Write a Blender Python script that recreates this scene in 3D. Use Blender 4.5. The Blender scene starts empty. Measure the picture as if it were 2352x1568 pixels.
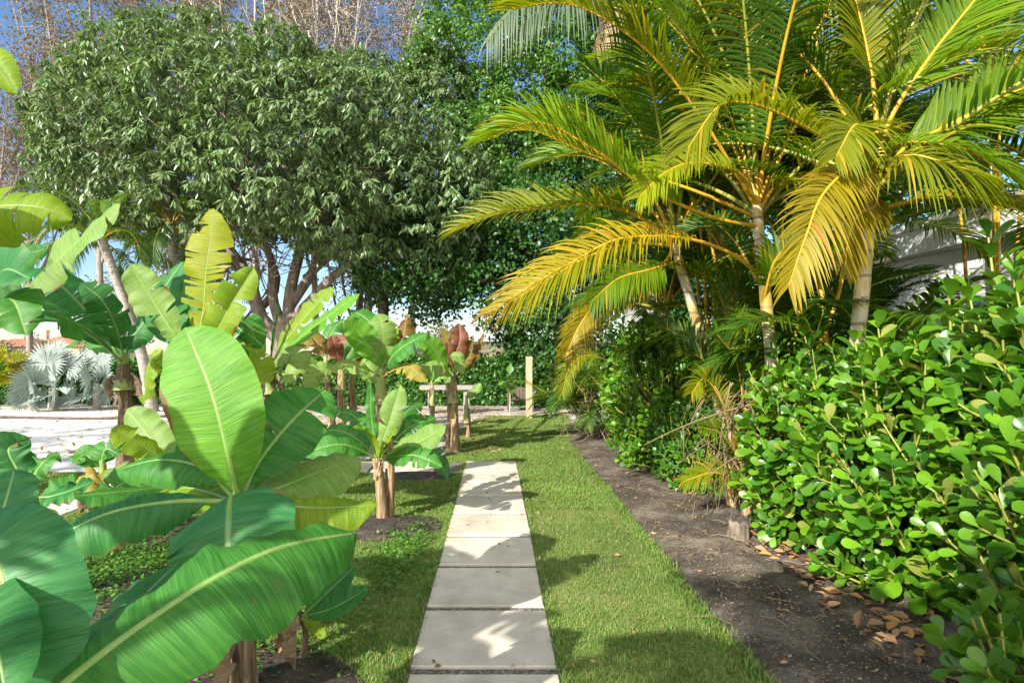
import bpy, math, random
import numpy as np
from mathutils import noise as mnoise, Vector
R = math.radians
rng = np.random.default_rng(7)
random.seed(7)
sc = bpy.context.scene
COL = sc.collection
# ------------------------------------------------------------------ camera model
F, CX, CY, H = 1307.0, 1137.0, 813.0, 1.5      # focal length, vanishing point, eye height
def at(px, py, Y):
    return np.array([(px - CX) / F * Y, Y, H - (py - CY) / F * Y])
def gr(px, py):                                  # ground point seen at that spot
    Y = F * H / (py - CY)
    return np.array([(px - CX) / F * Y, Y, 0.0])
cam = bpy.data.cameras.new('camera'); co = bpy.data.objects.new('camera', cam); COL.objects.link(co)
co.location = (0, 0, H); co.rotation_euler = (R(90), 0, 0)
cam.sensor_width = 36; cam.lens = F / 2352 * 36
cam.shift_x = (1176 - CX) / 2352; cam.shift_y = (CY - 784) / 2352
cam.clip_start = 0.05; cam.clip_end = 3000
sc.camera = co
# ------------------------------------------------------------------ mesh helpers
def nrm(a):
    a = np.asarray(a, float)
    return a / np.maximum(np.linalg.norm(a, axis=-1, keepdims=True), 1e-9)
class MB:
    def __init__(s): s.v = []; s.n = 0; s.f = []; s.uv = []
    def add(s, v, f, mat=0, uv=None):
        v = np.asarray(v, float).reshape(-1, 3); f = np.asarray(f, int)
        if len(v) == 0 or len(f) == 0: return
        s.v.append(v); s.f.append((f + s.n, mat)); s.n += len(v)
        s.uv.append(np.zeros((len(v), 2)) if uv is None else np.asarray(uv, float).reshape(-1, 2))
    def inst(s, tv, tf, M, T, mat=0):            # many copies of one small leaf shape, inside ONE mesh
        N = len(T); k = len(tv)
        if N == 0: return
        V = np.einsum('nij,kj->nki', M, tv) + T[:, None, :]
        Fc = (np.asarray(tf)[None] + (np.arange(N) * k)[:, None, None]).reshape(-1, np.asarray(tf).shape[1])
        s.add(V.reshape(-1, 3), Fc, mat)
    def build(s, name, mats, parent=None, smooth=True):
        me = bpy.data.meshes.new(name)
        V = np.concatenate(s.v); UV = np.concatenate(s.uv)
        loops = np.concatenate([f.ravel() for f, _ in s.f])
        tot = np.concatenate([np.full(len(f), f.shape[1]) for f, _ in s.f])
        mi = np.concatenate([np.full(len(f), m) for f, m in s.f])
        me.vertices.add(len(V)); me.vertices.foreach_set('co', V.ravel().astype(np.float32))
        me.loops.add(len(loops)); me.loops.foreach_set('vertex_index', loops.astype(np.int32))
        me.polygons.add(len(tot))
        st = np.concatenate([[0], np.cumsum(tot)[:-1]])
        me.polygons.foreach_set('loop_start', st.astype(np.int32))
        me.polygons.foreach_set('loop_total', tot.astype(np.int32))
        me.polygons.foreach_set('material_index', mi.astype(np.int32))
        me.polygons.foreach_set('use_smooth', np.full(len(tot), smooth))
        ul = me.uv_layers.new(name='UVMap')
        ul.data.foreach_set('uv', UV[loops].ravel().astype(np.float32))
        for m in (mats if isinstance(mats, (list, tuple)) else [mats]): me.materials.append(m)
        me.update(calc_edges=True); me.validate()
        o = bpy.data.objects.new(name, me); COL.objects.link(o)
        if parent is not None: put(o, parent)
        return o
def put(o, parent):
    o.parent = parent
    o.matrix_parent_inverse = parent.matrix_basis.inverted()
def tag(o, label, cat, group=None):
    o['label'] = label; o['category'] = cat
    if group: o['group'] = group
    return o
def thing(name, label, cat, loc, group=None):
    o = bpy.data.objects.new(name, None); COL.objects.link(o)
    o.location = tuple(float(c) for c in loc); o.empty_display_size = .2
    return tag(o, label, cat, group)
def struct(o): o['kind'] = 'structure'; return o
def stuff(o): o['kind'] = 'stuff'; return o
def spline(ctrl, n):                              # Catmull-Rom through the points
    P = np.asarray(ctrl, float)
    if len(P) == 2: return P[0] + (P[1] - P[0]) * np.linspace(0, 1, n)[:, None]
    d = np.concatenate([[0], np.cumsum(np.linalg.norm(np.diff(P, axis=0), axis=1) ** .5)])
    E = np.vstack([2 * P[0] - P[1], P, 2 * P[-1] - P[-2]])
    t = np.linspace(0, d[-1], n); out = np.empty((n, 3))
    for i, x in enumerate(t):
        k = min(max(np.searchsorted(d, x, 'right') - 1, 0), len(P) - 2)
        u = (x - d[k]) / (d[k + 1] - d[k]); p0, p1, p2, p3 = E[k:k + 4]
        out[i] = .5 * (2 * p1 + (p2 - p0) * u + (2 * p0 - 5 * p1 + 4 * p2 - p3) * u * u + (3 * p1 - p0 - 3 * p2 + p3) * u ** 3)
    s = np.concatenate([[0], np.cumsum(np.linalg.norm(np.diff(out, axis=0), axis=1))])   # even spacing
    q = np.linspace(0, s[-1], n)
    return np.stack([np.interp(q, s, out[:, k]) for k in range(3)], 1)
def tangents(P): return nrm(np.gradient(P, axis=0))
def tube(mb, P, r, sides=6, mat=0, cap=True, rough=0.0):
    P = np.asarray(P, float); n = len(P); r = np.broadcast_to(np.asarray(r, float), (n,))
    T = tangents(P); a = np.array([0, 0, 1.]) if abs(T[0][2]) < .8 else np.array([1., 0, 0])
    A = np.empty((n, 3)); p = nrm(np.cross(T[0], a))
    for i in range(n):
        p = nrm(p - T[i] * np.dot(p, T[i])); A[i] = p
    B = np.cross(T, A); th = np.linspace(0, 2 * math.pi, sides, endpoint=False)
    rr = r[:, None] * (1 + (rough * rng.uniform(-1, 1, (n, sides)) if rough else 0))
    V = P[:, None] + rr[..., None] * (A[:, None] * np.cos(th)[None, :, None] + B[:, None] * np.sin(th)[None, :, None])
    i, j = np.meshgrid(np.arange(n - 1), np.arange(sides), indexing='ij'); j2 = (j + 1) % sides
    f = np.stack([i * sides + j, i * sides + j2, (i + 1) * sides + j2, (i + 1) * sides + j], -1).reshape(-1, 4)
    uv = np.stack(np.broadcast_arrays(np.linspace(0, 1, n)[:, None], th[None] / 6.283), -1)
    mb.add(V.reshape(-1, 3), f, mat, uv)
    if cap:
        mb.add(V[-1], [list(range(sides))], mat); mb.add(V[0], [list(range(sides))[::-1]], mat)
def box(mb, lo, hi, mat=0, bev=0.0):
    x0, y0, z0 = lo; x1, y1, z1 = hi
    if bev <= 0:
        v = [(x, y, z) for z in (z0, z1) for y in (y0, y1) for x in (x0, x1)]
        f = [(0, 2, 3, 1), (4, 5, 7, 6), (0, 1, 5, 4), (1, 3, 7, 5), (3, 2, 6, 7), (2, 0, 4, 6)]
        mb.add(v, f, mat); return
    b = bev
    ring = lambda q, z: [(x0 + q, y0 + q, z), (x1 - q, y0 + q, z), (x1 - q, y1 - q, z), (x0 + q, y1 - q, z)]
    v = ring(0, z0) + ring(0, z1 - b) + ring(b, z1)
    f = [(3, 2, 1, 0), (8, 9, 10, 11)]
    for k in (0, 4):
        for i in range(4):
            j = (i + 1) % 4; f.append((k + i, k + j, k + 4 + j, k + 4 + i))
    mb.add(v, f, mat)
def poly(mb, pts, z, mat=0):
    mb.add([(p[0], p[1], z) for p in pts], [list(range(len(pts)))], mat)
def rand_dirs(n):
    v = rng.normal(size=(n, 3)); return nrm(v)
def frames(t, nh):                                # matrices with columns (side, along, up)
    t = nrm(t); s = nrm(np.cross(t, nh)); n = np.cross(s, t)
    return np.stack([s, t, n], -1)
# ------------------------------------------------------------------ materials
def newmat(name):
    m = bpy.data.materials.new(name); m.use_nodes = True
    nt = m.node_tree; nt.nodes.clear(); return m, nt, nt.nodes, nt.links
def N_(nt, kind, **kw):
    n = nt.nodes.new(kind)
    for k, v in kw.items():
        if k in n.inputs: n.inputs[k].default_value = v
        else: setattr(n, k, v)
    return n
def mixc(nt, fac, a, b, mode='MIX'):
    n = nt.nodes.new('ShaderNodeMix'); n.data_type = 'RGBA'; n.blend_type = mode
    for sock, val in ((n.inputs[0], fac), (n.inputs[6], a), (n.inputs[7], b)):
        if hasattr(val, 'is_linked') or isinstance(val, bpy.types.NodeSocket): nt.links.new(val, sock)
        else: sock.default_value = val if not isinstance(val, tuple) else (*val[:3], 1)
    return n.outputs[2]
def math_(nt, op, a, b=None, c=None, clamp=False):
    n = nt.nodes.new('ShaderNodeMath'); n.operation = op; n.use_clamp = clamp
    for i, v in enumerate((a, b, c)):
        if v is None: continue
        if isinstance(v, bpy.types.NodeSocket): nt.links.new(v, n.inputs[i])
        else: n.inputs[i].default_value = v
    return n.outputs[0]
def mrange(nt, v, a, b, c=0., d=1.):
    n = nt.nodes.new('ShaderNodeMapRange'); nt.links.new(v, n.inputs[0])
    for i, x in enumerate((a, b, c, d)): n.inputs[i + 1].default_value = x
    return n.outputs[0]
def finish_leaf(nt, col, tcol, rough, trans, bump=None, spec=.5, sheen=0):
    p = N_(nt, 'ShaderNodeBsdfPrincipled', Roughness=rough); nt.links.new(col, p.inputs['Base Color'])
    p.inputs['Specular IOR Level'].default_value = spec
    t = nt.nodes.new('ShaderNodeBsdfTranslucent'); nt.links.new(tcol, t.inputs['Color'])
    if bump is not None: nt.links.new(bump, p.inputs['Normal']); nt.links.new(bump, t.inputs['Normal'])
    mx = nt.nodes.new('ShaderNodeMixShader'); mx.inputs[0].default_value = trans
    nt.links.new(p.outputs[0], mx.inputs[1]); nt.links.new(t.outputs[0], mx.inputs[2])
    o = nt.nodes.new('ShaderNodeOutputMaterial'); nt.links.new(mx.outputs[0], o.inputs[0])
def leafmat(name, c1, c2, rough=.45, trans=.3, tgain=(1.5, 1.4, .6), c3=None, p3=.06, spec=.5):
    """small leaves: colour differs from leaf to leaf"""
    m, nt, nd, L = newmat(name)
    g = nd.new('ShaderNodeNewGeometry'); r = g.outputs['Random Per Island']
    col = mixc(nt, r, c1, c2)
    tc = nd.new('ShaderNodeTexCoord')
    nz = N_(nt, 'ShaderNodeTexNoise', Scale=.9, Detail=2.0); L.new(tc.outputs['Object'], nz.inputs['Vector'])
    hs = nd.new('ShaderNodeHueSaturation'); L.new(col, hs.inputs['Color'])
    L.new(mrange(nt, nz.outputs[0], .3, .7, .72, 1.3), hs.inputs['Value'])
    col = hs.outputs[0]
    if c3:
        r2 = math_(nt, 'FRACT', math_(nt, 'MULTIPLY', r, 37.7))
        col = mixc(nt, math_(nt, 'LESS_THAN', r2, p3), col, c3)
    tcol = mixc(nt, 1.0, col, tgain, 'MULTIPLY')
    finish_leaf(nt, col, tcol, rough, trans, spec=spec); return m
def bananamat(name, c1, c2, rib=(.27, .38, .11), trans=.42, old=0., oldcol=(.22, .1, .03), rough=.5, tg=(1.7, 1.35, .5), patch=None, pamt=.5):
    m, nt, nd, L = newmat(name)
    uv = nd.new('ShaderNodeUVMap'); uv.uv_map = 'UVMap'
    sp = nd.new('ShaderNodeSeparateXYZ'); L.new(uv.outputs[0], sp.inputs[0])
    u, v = sp.outputs[0], sp.outputs[1]; av = math_(nt, 'ABSOLUTE', v)
    cb = nd.new('ShaderNodeCombineXYZ'); L.new(math_(nt, 'MULTIPLY', u, 55.), cb.inputs[0]); L.new(math_(nt, 'MULTIPLY', v, 1.2), cb.inputs[1])
    st = N_(nt, 'ShaderNodeTexNoise', Scale=1.0, Detail=3.0); L.new(cb.outputs[0], st.inputs['Vector'])
    cb2 = nd.new('ShaderNodeCombineXYZ'); L.new(math_(nt, 'MULTIPLY', u, 190.), cb2.inputs[0]); L.new(v, cb2.inputs[1])
    st2 = N_(nt, 'ShaderNodeTexNoise', Scale=1.0, Detail=1.0); L.new(cb2.outputs[0], st2.inputs['Vector'])
    tc = nd.new('ShaderNodeTexCoord')
    bg = N_(nt, 'ShaderNodeTexNoise', Scale=3.5, Detail=3.0); L.new(tc.outputs['Object'], bg.inputs['Vector'])
    f = math_(nt, 'ADD', math_(nt, 'MULTIPLY', st.outputs[0], .55), math_(nt, 'MULTIPLY', bg.outputs[0], .45))
    col = mixc(nt, mrange(nt, f, .40, .60), c1, c2)
    hs = nd.new('ShaderNodeHueSaturation'); L.new(col, hs.inputs['Color']); L.new(mrange(nt, st2.outputs[0], .3, .7, .86, 1.14), hs.inputs['Value']); col = hs.outputs[0]
    if patch:
        pn = N_(nt, 'ShaderNodeTexNoise', Scale=7., Detail=4.0); L.new(tc.outputs['Object'], pn.inputs['Vector'])
        col = mixc(nt, mrange(nt, pn.outputs[0], .62 - .25 * pamt, .72 - .25 * pamt), col, patch)
    sk = N_(nt, 'ShaderNodeTexNoise', Scale=38., Detail=3.0); L.new(tc.outputs['Object'], sk.inputs['Vector'])
    col = mixc(nt, mrange(nt, sk.outputs[0], .66, .72, 0, .6), col, (.17, .13, .04))
    # thin pale margin that dries brown here and there
    mg = math_(nt, 'ADD', av, math_(nt, 'MULTIPLY', math_(nt, 'SUBTRACT', bg.outputs[0], .5), .9 if old else .06))
    col = mixc(nt, mrange(nt, mg, (1.06 - .10 * old) if old else .97, (1.10 - .06 * old) if old else 1.0), col, oldcol if old else (.25, .26, .07))
    rb = mrange(nt, av, .02, .06, 1., 0.)
    colr = mixc(nt, rb, col, rib)
    tcol = mixc(nt, rb, mixc(nt, 1.0, col, tg, 'MULTIPLY'), (.12, .16, .04))
    bp = nd.new('ShaderNodeBump'); bp.inputs['Strength'].default_value = .7; bp.inputs['Distance'].default_value = .008
    L.new(math_(nt, 'ADD', math_(nt, 'MULTIPLY', st.outputs[0], .8), math_(nt, 'MULTIPLY', st2.outputs[0], .35)), bp.inputs['Height'])
    finish_leaf(nt, colr, tcol, rough, trans, bp.outputs[0], spec=.32); return m
def noisemat(name, cols, scale=4., detail=6., rough=.8, stretch=(1, 1, 1), bump=.3, bdist=.02, s2=None, s2r=(.65, 1.35), spots=None, spotscale=60., lo=.3, hi=.7, coord='Object', spec=.4):
    m, nt, nd, L = newmat(name)
    tc = nd.new('ShaderNodeTexCoord'); mp = nd.new('ShaderNodeMapping'); mp.inputs['Scale'].default_value = stretch
    L.new(tc.outputs[coord], mp.inputs[0])
    nz = N_(nt, 'ShaderNodeTexNoise', Scale=scale, Detail=detail, Roughness=.62); L.new(mp.outputs[0], nz.inputs['Vector'])
    rp = nd.new('ShaderNodeValToRGB'); e = rp.color_ramp.elements
    while len(e) < len(cols): e.new(.5)
    for i, c in enumerate(cols):
        e[i].position = lo + (hi - lo) * i / (len(cols) - 1); e[i].color = (*c, 1)
    L.new(nz.outputs[0], rp.inputs[0]); col = rp.outputs[0]
    if s2:
        n2 = N_(nt, 'ShaderNodeTexNoise', Scale=s2, Detail=3.); L.new(mp.outputs[0], n2.inputs['Vector'])
        hs = nd.new('ShaderNodeHueSaturation'); L.new(col, hs.inputs['Color']); L.new(mrange(nt, n2.outputs[0], .3, .7, s2r[0], s2r[1]), hs.inputs['Value']); col = hs.outputs[0]
    if spots:
        n3 = N_(nt, 'ShaderNodeTexNoise', Scale=spotscale, Detail=2.); L.new(tc.outputs[coord], n3.inputs['Vector'])
        col = mixc(nt, mrange(nt, n3.outputs[0], .66, .70), col, spots)
    p = N_(nt, 'ShaderNodeBsdfPrincipled', Roughness=rough); p.inputs['Specular IOR Level'].default_value = spec
    L.new(col, p.inputs['Base Color'])
    if bump:
        bp = nd.new('ShaderNodeBump'); bp.inputs['Strength'].default_value = bump; bp.inputs['Distance'].default_value = bdist
        L.new(nz.outputs[0], bp.inputs['Height']); L.new(bp.outputs[0], p.inputs['Normal'])
    o = nd.new('ShaderNodeOutputMaterial'); L.new(p.outputs[0], o.inputs[0]); return m
M = {}
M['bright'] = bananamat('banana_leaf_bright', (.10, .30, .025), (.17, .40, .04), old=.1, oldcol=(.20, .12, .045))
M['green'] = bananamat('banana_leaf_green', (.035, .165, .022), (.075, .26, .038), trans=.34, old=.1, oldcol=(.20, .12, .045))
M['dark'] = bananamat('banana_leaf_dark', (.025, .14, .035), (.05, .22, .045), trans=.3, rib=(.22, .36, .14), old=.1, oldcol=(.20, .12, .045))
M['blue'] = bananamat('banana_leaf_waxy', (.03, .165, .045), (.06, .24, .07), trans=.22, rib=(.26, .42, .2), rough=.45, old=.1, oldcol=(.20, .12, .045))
M['yellow'] = bananamat('banana_leaf_yellow', (.26, .32, .012), (.36, .38, .02), trans=.5, old=.5, rib=(.30, .32, .05))
M['yg'] = bananamat('banana_leaf_lime', (.17, .32, .02), (.28, .40, .03), trans=.5, old=.25, rib=(.34, .38, .1))
M['pale'] = bananamat('banana_leaf_pale', (.16, .30, .06), (.24, .36, .09), trans=.38, old=.3)
M['red'] = bananamat('banana_leaf_red', (.19, .06, .045), (.26, .11, .06), trans=.3, old=.3, rib=(.5, .25, .12), patch=(.16, .18, .03), pamt=.15, tg=(1.5, 1.1, .6))
M['rust'] = bananamat('banana_leaf_rust', (.20, .11, .025), (.22, .20, .03), trans=.35, old=.7, rib=(.45, .35, .1), patch=(.16, .05, .03), pamt=.4)
M['tan'] = bananamat('banana_leaf_tan', (.40, .30, .07), (.34, .36, .06), trans=.4, old=.8, oldcol=(.35, .17, .05), rib=(.5, .45, .2))
M['dry'] = bananamat('banana_leaf_dry', (.20, .13, .075), (.34, .24, .15), trans=.15, old=.3, rib=(.3, .22, .14), tg=(1.2, 1, .7), rough=.7)
M['rib'] = noisemat('banana_midrib', [(.15, .29, .055), (.25, .37, .10)], 20, bump=0, rough=.4)
M['stem'] = noisemat('banana_stem', [(.045, .028, .018), (.15, .10, .06), (.34, .26, .17)], 3., 6, .75, (14, 14, 1.2), .6, .01)
M['stemtan'] = noisemat('banana_stem_tan', [(.10, .055, .03), (.30, .19, .10), (.50, .39, .26)], 3., 6, .7, (16, 16, 1.0), .5, .01)
M['stemgreen'] = noisemat('banana_stem_green', [(.14, .22, .05), (.30, .36, .12), (.36, .24, .12)], 3., 6, .5, (12, 12, 1.0), .3, .008)
M['pgold'] = leafmat('palm_leaf_gold', (.25, .21, .006), (.36, .28, .008), .42, .44, (1.3, 1.15, .5), (.40, .18, .02), .07, spec=.3)
M['pyel'] = leafmat('palm_leaf_yellow', (.16, .21, .006), (.25, .28, .008), .42, .44, (1.35, 1.3, .5), (.42, .30, .02), .07, spec=.3)
M['plime'] = leafmat('palm_leaf_lime', (.09, .19, .006), (.165, .265, .009), .42, .44, (1.5, 1.4, .5), (.36, .30, .02), .07, spec=.3)
M['pgreen'] = leafmat('palm_leaf_green', (.04, .115, .009), (.085, .17, .012), .42, .44, (1.6, 1.5, .5), (.24, .22, .02), .05, spec=.3)
M['pdark'] = leafmat('palm_leaf_dark', (.035, .10, .012), (.065, .15, .02), .45, .35, (1.6, 1.5, .6), spec=.3)
M['pgrey'] = leafmat('palm_leaf_grey', (.055, .10, .045), (.10, .15, .075), .5, .25, (1.2, 1.2, .8))
M['silver'] = leafmat('palm_leaf_silver', (.22, .29, .26), (.34, .40, .36), .5, .18, (1, 1.05, .95))
M['pdead'] = leafmat('palm_leaf_dead', (.22, .14, .07), (.36, .27, .16), .8, .15, (1.1, 1, .8))
M['rachis'] = noisemat('palm_rachis_gold', [(.48, .26, .012), (.58, .36, .03)], 5, bump=0, rough=.4)
M['rachisg'] = noisemat('palm_rachis_green', [(.22, .26, .03), (.36, .34, .06)], 5, bump=0, rough=.4)
def palmtrunk(name, c1, c2, ring, freq):
    m, nt, nd, L = newmat(name)
    tc = nd.new('ShaderNodeTexCoord'); sp = nd.new('ShaderNodeSeparateXYZ'); L.new(tc.outputs['Object'], sp.inputs[0])
    n = N_(nt, 'ShaderNodeTexNoise', Scale=3.0, Detail=5.); L.new(tc.outputs['Object'], n.inputs['Vector'])
    mp = nd.new('ShaderNodeMapping'); mp.inputs['Scale'].default_value = (30, 30, 3); L.new(tc.outputs['Object'], mp.inputs[0])
    n2 = N_(nt, 'ShaderNodeTexNoise', Scale=1.0, Detail=4.); L.new(mp.outputs[0], n2.inputs['Vector'])
    col = mixc(nt, mrange(nt, n.outputs[0], .42, .58), c1, c2)
    hs = nd.new('ShaderNodeHueSaturation'); L.new(col, hs.inputs['Color']); L.new(mrange(nt, n2.outputs[0], .3, .7, .75, 1.2), hs.inputs['Value'])
    z = math_(nt, 'FRACT', math_(nt, 'ADD', math_(nt, 'MULTIPLY', sp.outputs[2], freq), math_(nt, 'MULTIPLY', n.outputs[0], .5)))
    col = mixc(nt, mrange(nt, z, .86, .92), hs.outputs[0], ring)
    p = N_(nt, 'ShaderNodeBsdfPrincipled', Roughness=.55); L.new(col, p.inputs['Base Color'])
    o = nd.new('ShaderNodeOutputMaterial'); L.new(p.outputs[0], o.inputs[0]); return m
M['ptrunk'] = palmtrunk('palm_trunk_pale', (.56, .50, .38), (.54, .36, .08), (.26, .20, .14), 5.)
M['ctrunk'] = palmtrunk('coconut_trunk', (.40, .36, .32), (.28, .25, .22), (.20, .17, .15), 7.)
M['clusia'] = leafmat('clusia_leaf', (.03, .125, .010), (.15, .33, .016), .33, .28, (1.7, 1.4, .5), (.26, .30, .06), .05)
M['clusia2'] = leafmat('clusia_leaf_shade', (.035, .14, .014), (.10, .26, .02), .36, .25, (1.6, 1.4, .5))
M['cstem'] = noisemat('clusia_stem', [(.22, .26, .04), (.36, .36, .07)], 8, bump=0, rough=.5)
M['mango'] = leafmat('mango_leaf', (.07, .145, .04), (.19, .28, .11), .40, .2, (1.4, 1.4, .6), (.22, .27, .13), .12, spec=.8)
M['ficus'] = leafmat('ficus_leaf', (.055, .155, .02), (.12, .25, .035), .38, .28, (1.6, 1.4, .5))
M['ficusd'] = leafmat('ficus_leaf_deep', (.025, .085, .015), (.05, .14, .022), .4, .25, (1.6, 1.4, .5))
M['brownleaf'] = leafmat('dry_leaf', (.14, .105, .08), (.27, .21, .15), .7, .25, (1.2, 1, .7), (.15, .15, .06), .2)
M['bronze'] = leafmat('bronze_leaf', (.12, .11, .035), (.24, .20, .08), .6, .3, (1.2, 1.1, .7), (.20, .12, .06), .3)
M['hedge'] = leafmat('hedge_leaf', (.035, .13, .018), (.08, .22, .03), .38, .25, (1.6, 1.4, .5), (.22, .30, .06), .06)
M['fartree'] = leafmat('far_leaf', (.14, .16, .09), (.22, .21, .14), .6, .2, (1.2, 1.1, .8))
M['bark'] = noisemat('mango_bark', [(.09, .07, .055), (.22, .17, .14), (.38, .33, .28)], 4, 7, .85, (2, 2, .7), .7, .05)
M['barkpale'] = noisemat('pale_bark', [(.36, .30, .25), (.60, .54, .48)], 6, 5, .8, (1, 1, .3), .4, .03)
M['barkgrey'] = noisemat('grey_bark', [(.20, .16, .13), (.38, .32, .28)], 6, 5, .8, (1, 1, .3), .4, .03)
M['barkdark'] = noisemat('dark_bark', [(.06, .045, .035), (.16, .12, .09)], 6, 5, .85, (1, 1, .4), .5, .03)
M['grass'] = leafmat('grass_blade', (.09, .21, .025), (.20, .33, .05), .55, .3, (1.3, 1.2, .6), (.34, .31, .12), .2)
M['weed'] = leafmat('weed_leaf', (.05, .16, .02), (.12, .26, .03), .5, .3, (1.4, 1.3, .5))
M['lawn'] = noisemat('lawn_base', [(.07, .10, .02), (.12, .17, .032), (.22, .22, .08)], 1.6, 9, .9, bump=.6, bdist=.03, s2=40)
M['ground'] = noisemat('ground_dry_grass', [(.16, .17, .06), (.24, .22, .10), (.30, .26, .14)], .3, 8, .95, bump=.3, s2=2)
M['sand'] = noisemat('sandy_soil', [(.20, .17, .14), (.42, .37, .32), (.60, .55, .50)], 1.2, 9, .95, bump=.5, bdist=.03, s2=22, spots=(.10, .07, .05), spotscale=16)
M['mulch'] = noisemat('mulch_soil', [(.030, .023, .018), (.085, .068, .052), (.21, .175, .14)], 2.4, 14, .95, bump=1., bdist=.04, s2=45, spots=(.42, .36, .28), spotscale=95)
M['soil'] = noisemat('dark_soil', [(.02, .014, .01), (.05, .038, .03), (.10, .08, .06)], 9, 10, .95, bump=.9, bdist=.03, spots=(.3, .25, .2), spotscale=80)
M['concrete'] = noisemat('white_concrete', [(.66, .63, .58), (.74, .72, .68)], 1.5, 8, .85, bump=.1, s2=6, lo=.35, hi=.65)
M['slab'] = noisemat('paving_slab', [(.46, .405, .32), (.575, .515, .42), (.63, .57, .47)], 1.7, 10, .85, bump=.12, bdist=.003, s2=7., s2r=(.84, 1.1), spots=(.44, .38, .30), spotscale=55)
M['gravel'] = noisemat('gravel', [(.05, .045, .04), (.16, .145, .12), (.42, .39, .34)], 55, 4, .95, bump=1., bdist=.015)
M['wood'] = noisemat('post_wood', [(.34, .24, .14), (.50, .38, .24), (.58, .46, .31)], 4, 6, .75, (9, 9, .8), .3, .005)
M['stumpwood'] = noisemat('stump_wood', [(.06, .045, .03), (.20, .16, .12), (.38, .32, .25)], 14, 6, .9, (1, 1, .35), .8, .012)
M['oldwood'] = noisemat('dark_old_wood', [(.07, .05, .035), (.16, .12, .09)], 4, 6, .85, (2, 9, 9), .3, .005)
M['greywood'] = noisemat('weathered_wood', [(.22, .20, .18), (.40, .36, .33)], 4, 6, .85, (1.2, 9, 9), .3, .005)
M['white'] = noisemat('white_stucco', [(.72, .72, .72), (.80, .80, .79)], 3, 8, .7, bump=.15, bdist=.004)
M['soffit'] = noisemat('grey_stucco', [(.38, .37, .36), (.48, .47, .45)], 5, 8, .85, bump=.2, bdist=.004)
M['glass'] = noisemat('dark_glass', [(.03, .05, .07), (.08, .11, .14)], 2, 3, .12, bump=0)
M['cream'] = noisemat('cream_wall', [(.62, .50, .34), (.68, .56, .40)], 1, 5, .8, bump=0)
M['brick'] = noisemat('brick_red_wall', [(.30, .13, .10), (.42, .20, .15)], 2, 6, .85, bump=0)
def tilemat():
    m, nt, nd, L = newmat('clay_tile')
    tc = nd.new('ShaderNodeTexCoord'); w = N_(nt, 'ShaderNodeTexWave', Scale=1.6); L.new(tc.outputs['Object'], w.inputs['Vector'])
    n = N_(nt, 'ShaderNodeTexNoise', Scale=.8, Detail=6.); L.new(tc.outputs['Object'], n.inputs['Vector'])
    col = mixc(nt, n.outputs[0], (.30, .10, .05), (.46, .20, .11)); col = mixc(nt, math_(nt, 'MULTIPLY', w.outputs[1], .35), col, (.22, .08, .05))
    p = N_(nt, 'ShaderNodeBsdfPrincipled', Roughness=.8); L.new(col, p.inputs['Base Color'])
    o = nd.new('ShaderNodeOutputMaterial'); L.new(p.outputs[0], o.inputs[0]); return m
M['tile'] = tilemat()
M['litter'] = leafmat('leaf_litter', (.20, .10, .05), (.42, .26, .13), .8, .1, (1.1, 1, .7), (.46, .24, .07), .12)
# ------------------------------------------------------------------ light and sky
SUN_AZ = (.80, 1.0)                               # where shadows point on the ground
SUN_EL = 31
d = nrm(np.array([SUN_AZ[0], SUN_AZ[1], 0])); tosun = np.array([-d[0] * math.cos(R(SUN_EL)), -d[1] * math.cos(R(SUN_EL)), math.sin(R(SUN_EL))])
sl = bpy.data.lights.new('sun', 'SUN'); sl.energy = 4.0; sl.angle = R(.53); sl.color = (1, .95, .86)
so = bpy.data.objects.new('sun', sl); COL.objects.link(so); so.location = (-8, -10, 12)
so.rotation_euler = Vector(tosun).to_track_quat('Z', 'Y').to_euler()
w = bpy.data.worlds.new('World'); sc.world = w; w.use_nodes = True; nt = w.node_tree; nt.nodes.clear()
sk = nt.nodes.new('ShaderNodeTexSky'); sk.sky_type = 'NISHITA'; sk.sun_disc = False
sk.sun_elevation = R(SUN_EL); sk.sun_rotation = math.atan2(tosun[0], tosun[1]); sk.dust_density = .4; sk.ozone_density = 2.5; sk.air_density = 1.0
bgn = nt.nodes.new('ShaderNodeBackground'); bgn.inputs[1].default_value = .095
tc = nt.nodes.new('ShaderNodeTexCoord'); mp = nt.nodes.new('ShaderNodeMapping'); mp.inputs['Scale'].default_value = (2.2, 2.2, 7.)
nt.links.new(tc.outputs['Generated'], mp.inputs[0])
cn = N_(nt, 'ShaderNodeTexNoise', Scale=2.2, Detail=8., Roughness=.6); nt.links.new(mp.outputs[0], cn.inputs['Vector'])
spz = nt.nodes.new('ShaderNodeSeparateXYZ'); nt.links.new(tc.outputs['Generated'], spz.inputs[0])
cf = math_(nt, 'MULTIPLY', mrange(nt, cn.outputs[0], .57, .75), mrange(nt, spz.outputs[2], .08, .02))
hsv = nt.nodes.new('ShaderNodeHueSaturation'); hsv.inputs['Saturation'].default_value = 1.12; nt.links.new(sk.outputs[0], hsv.inputs['Color'])
skc = mixc(nt, cf, hsv.outputs[0], (4.2, 4.5, 5.0))
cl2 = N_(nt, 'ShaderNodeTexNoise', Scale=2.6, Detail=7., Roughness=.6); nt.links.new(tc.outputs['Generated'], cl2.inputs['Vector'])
cf2 = math_(nt, 'MULTIPLY', mrange(nt, cl2.outputs[0], .36, .52), mrange(nt, spz.outputs[1], .02, -.3))      # unseen white cloud behind the camera, added as neutral fill light
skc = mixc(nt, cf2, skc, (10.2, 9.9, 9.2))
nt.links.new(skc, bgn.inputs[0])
wo = nt.nodes.new('ShaderNodeOutputWorld'); nt.links.new(bgn.outputs[0], wo.inputs[0])
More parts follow.
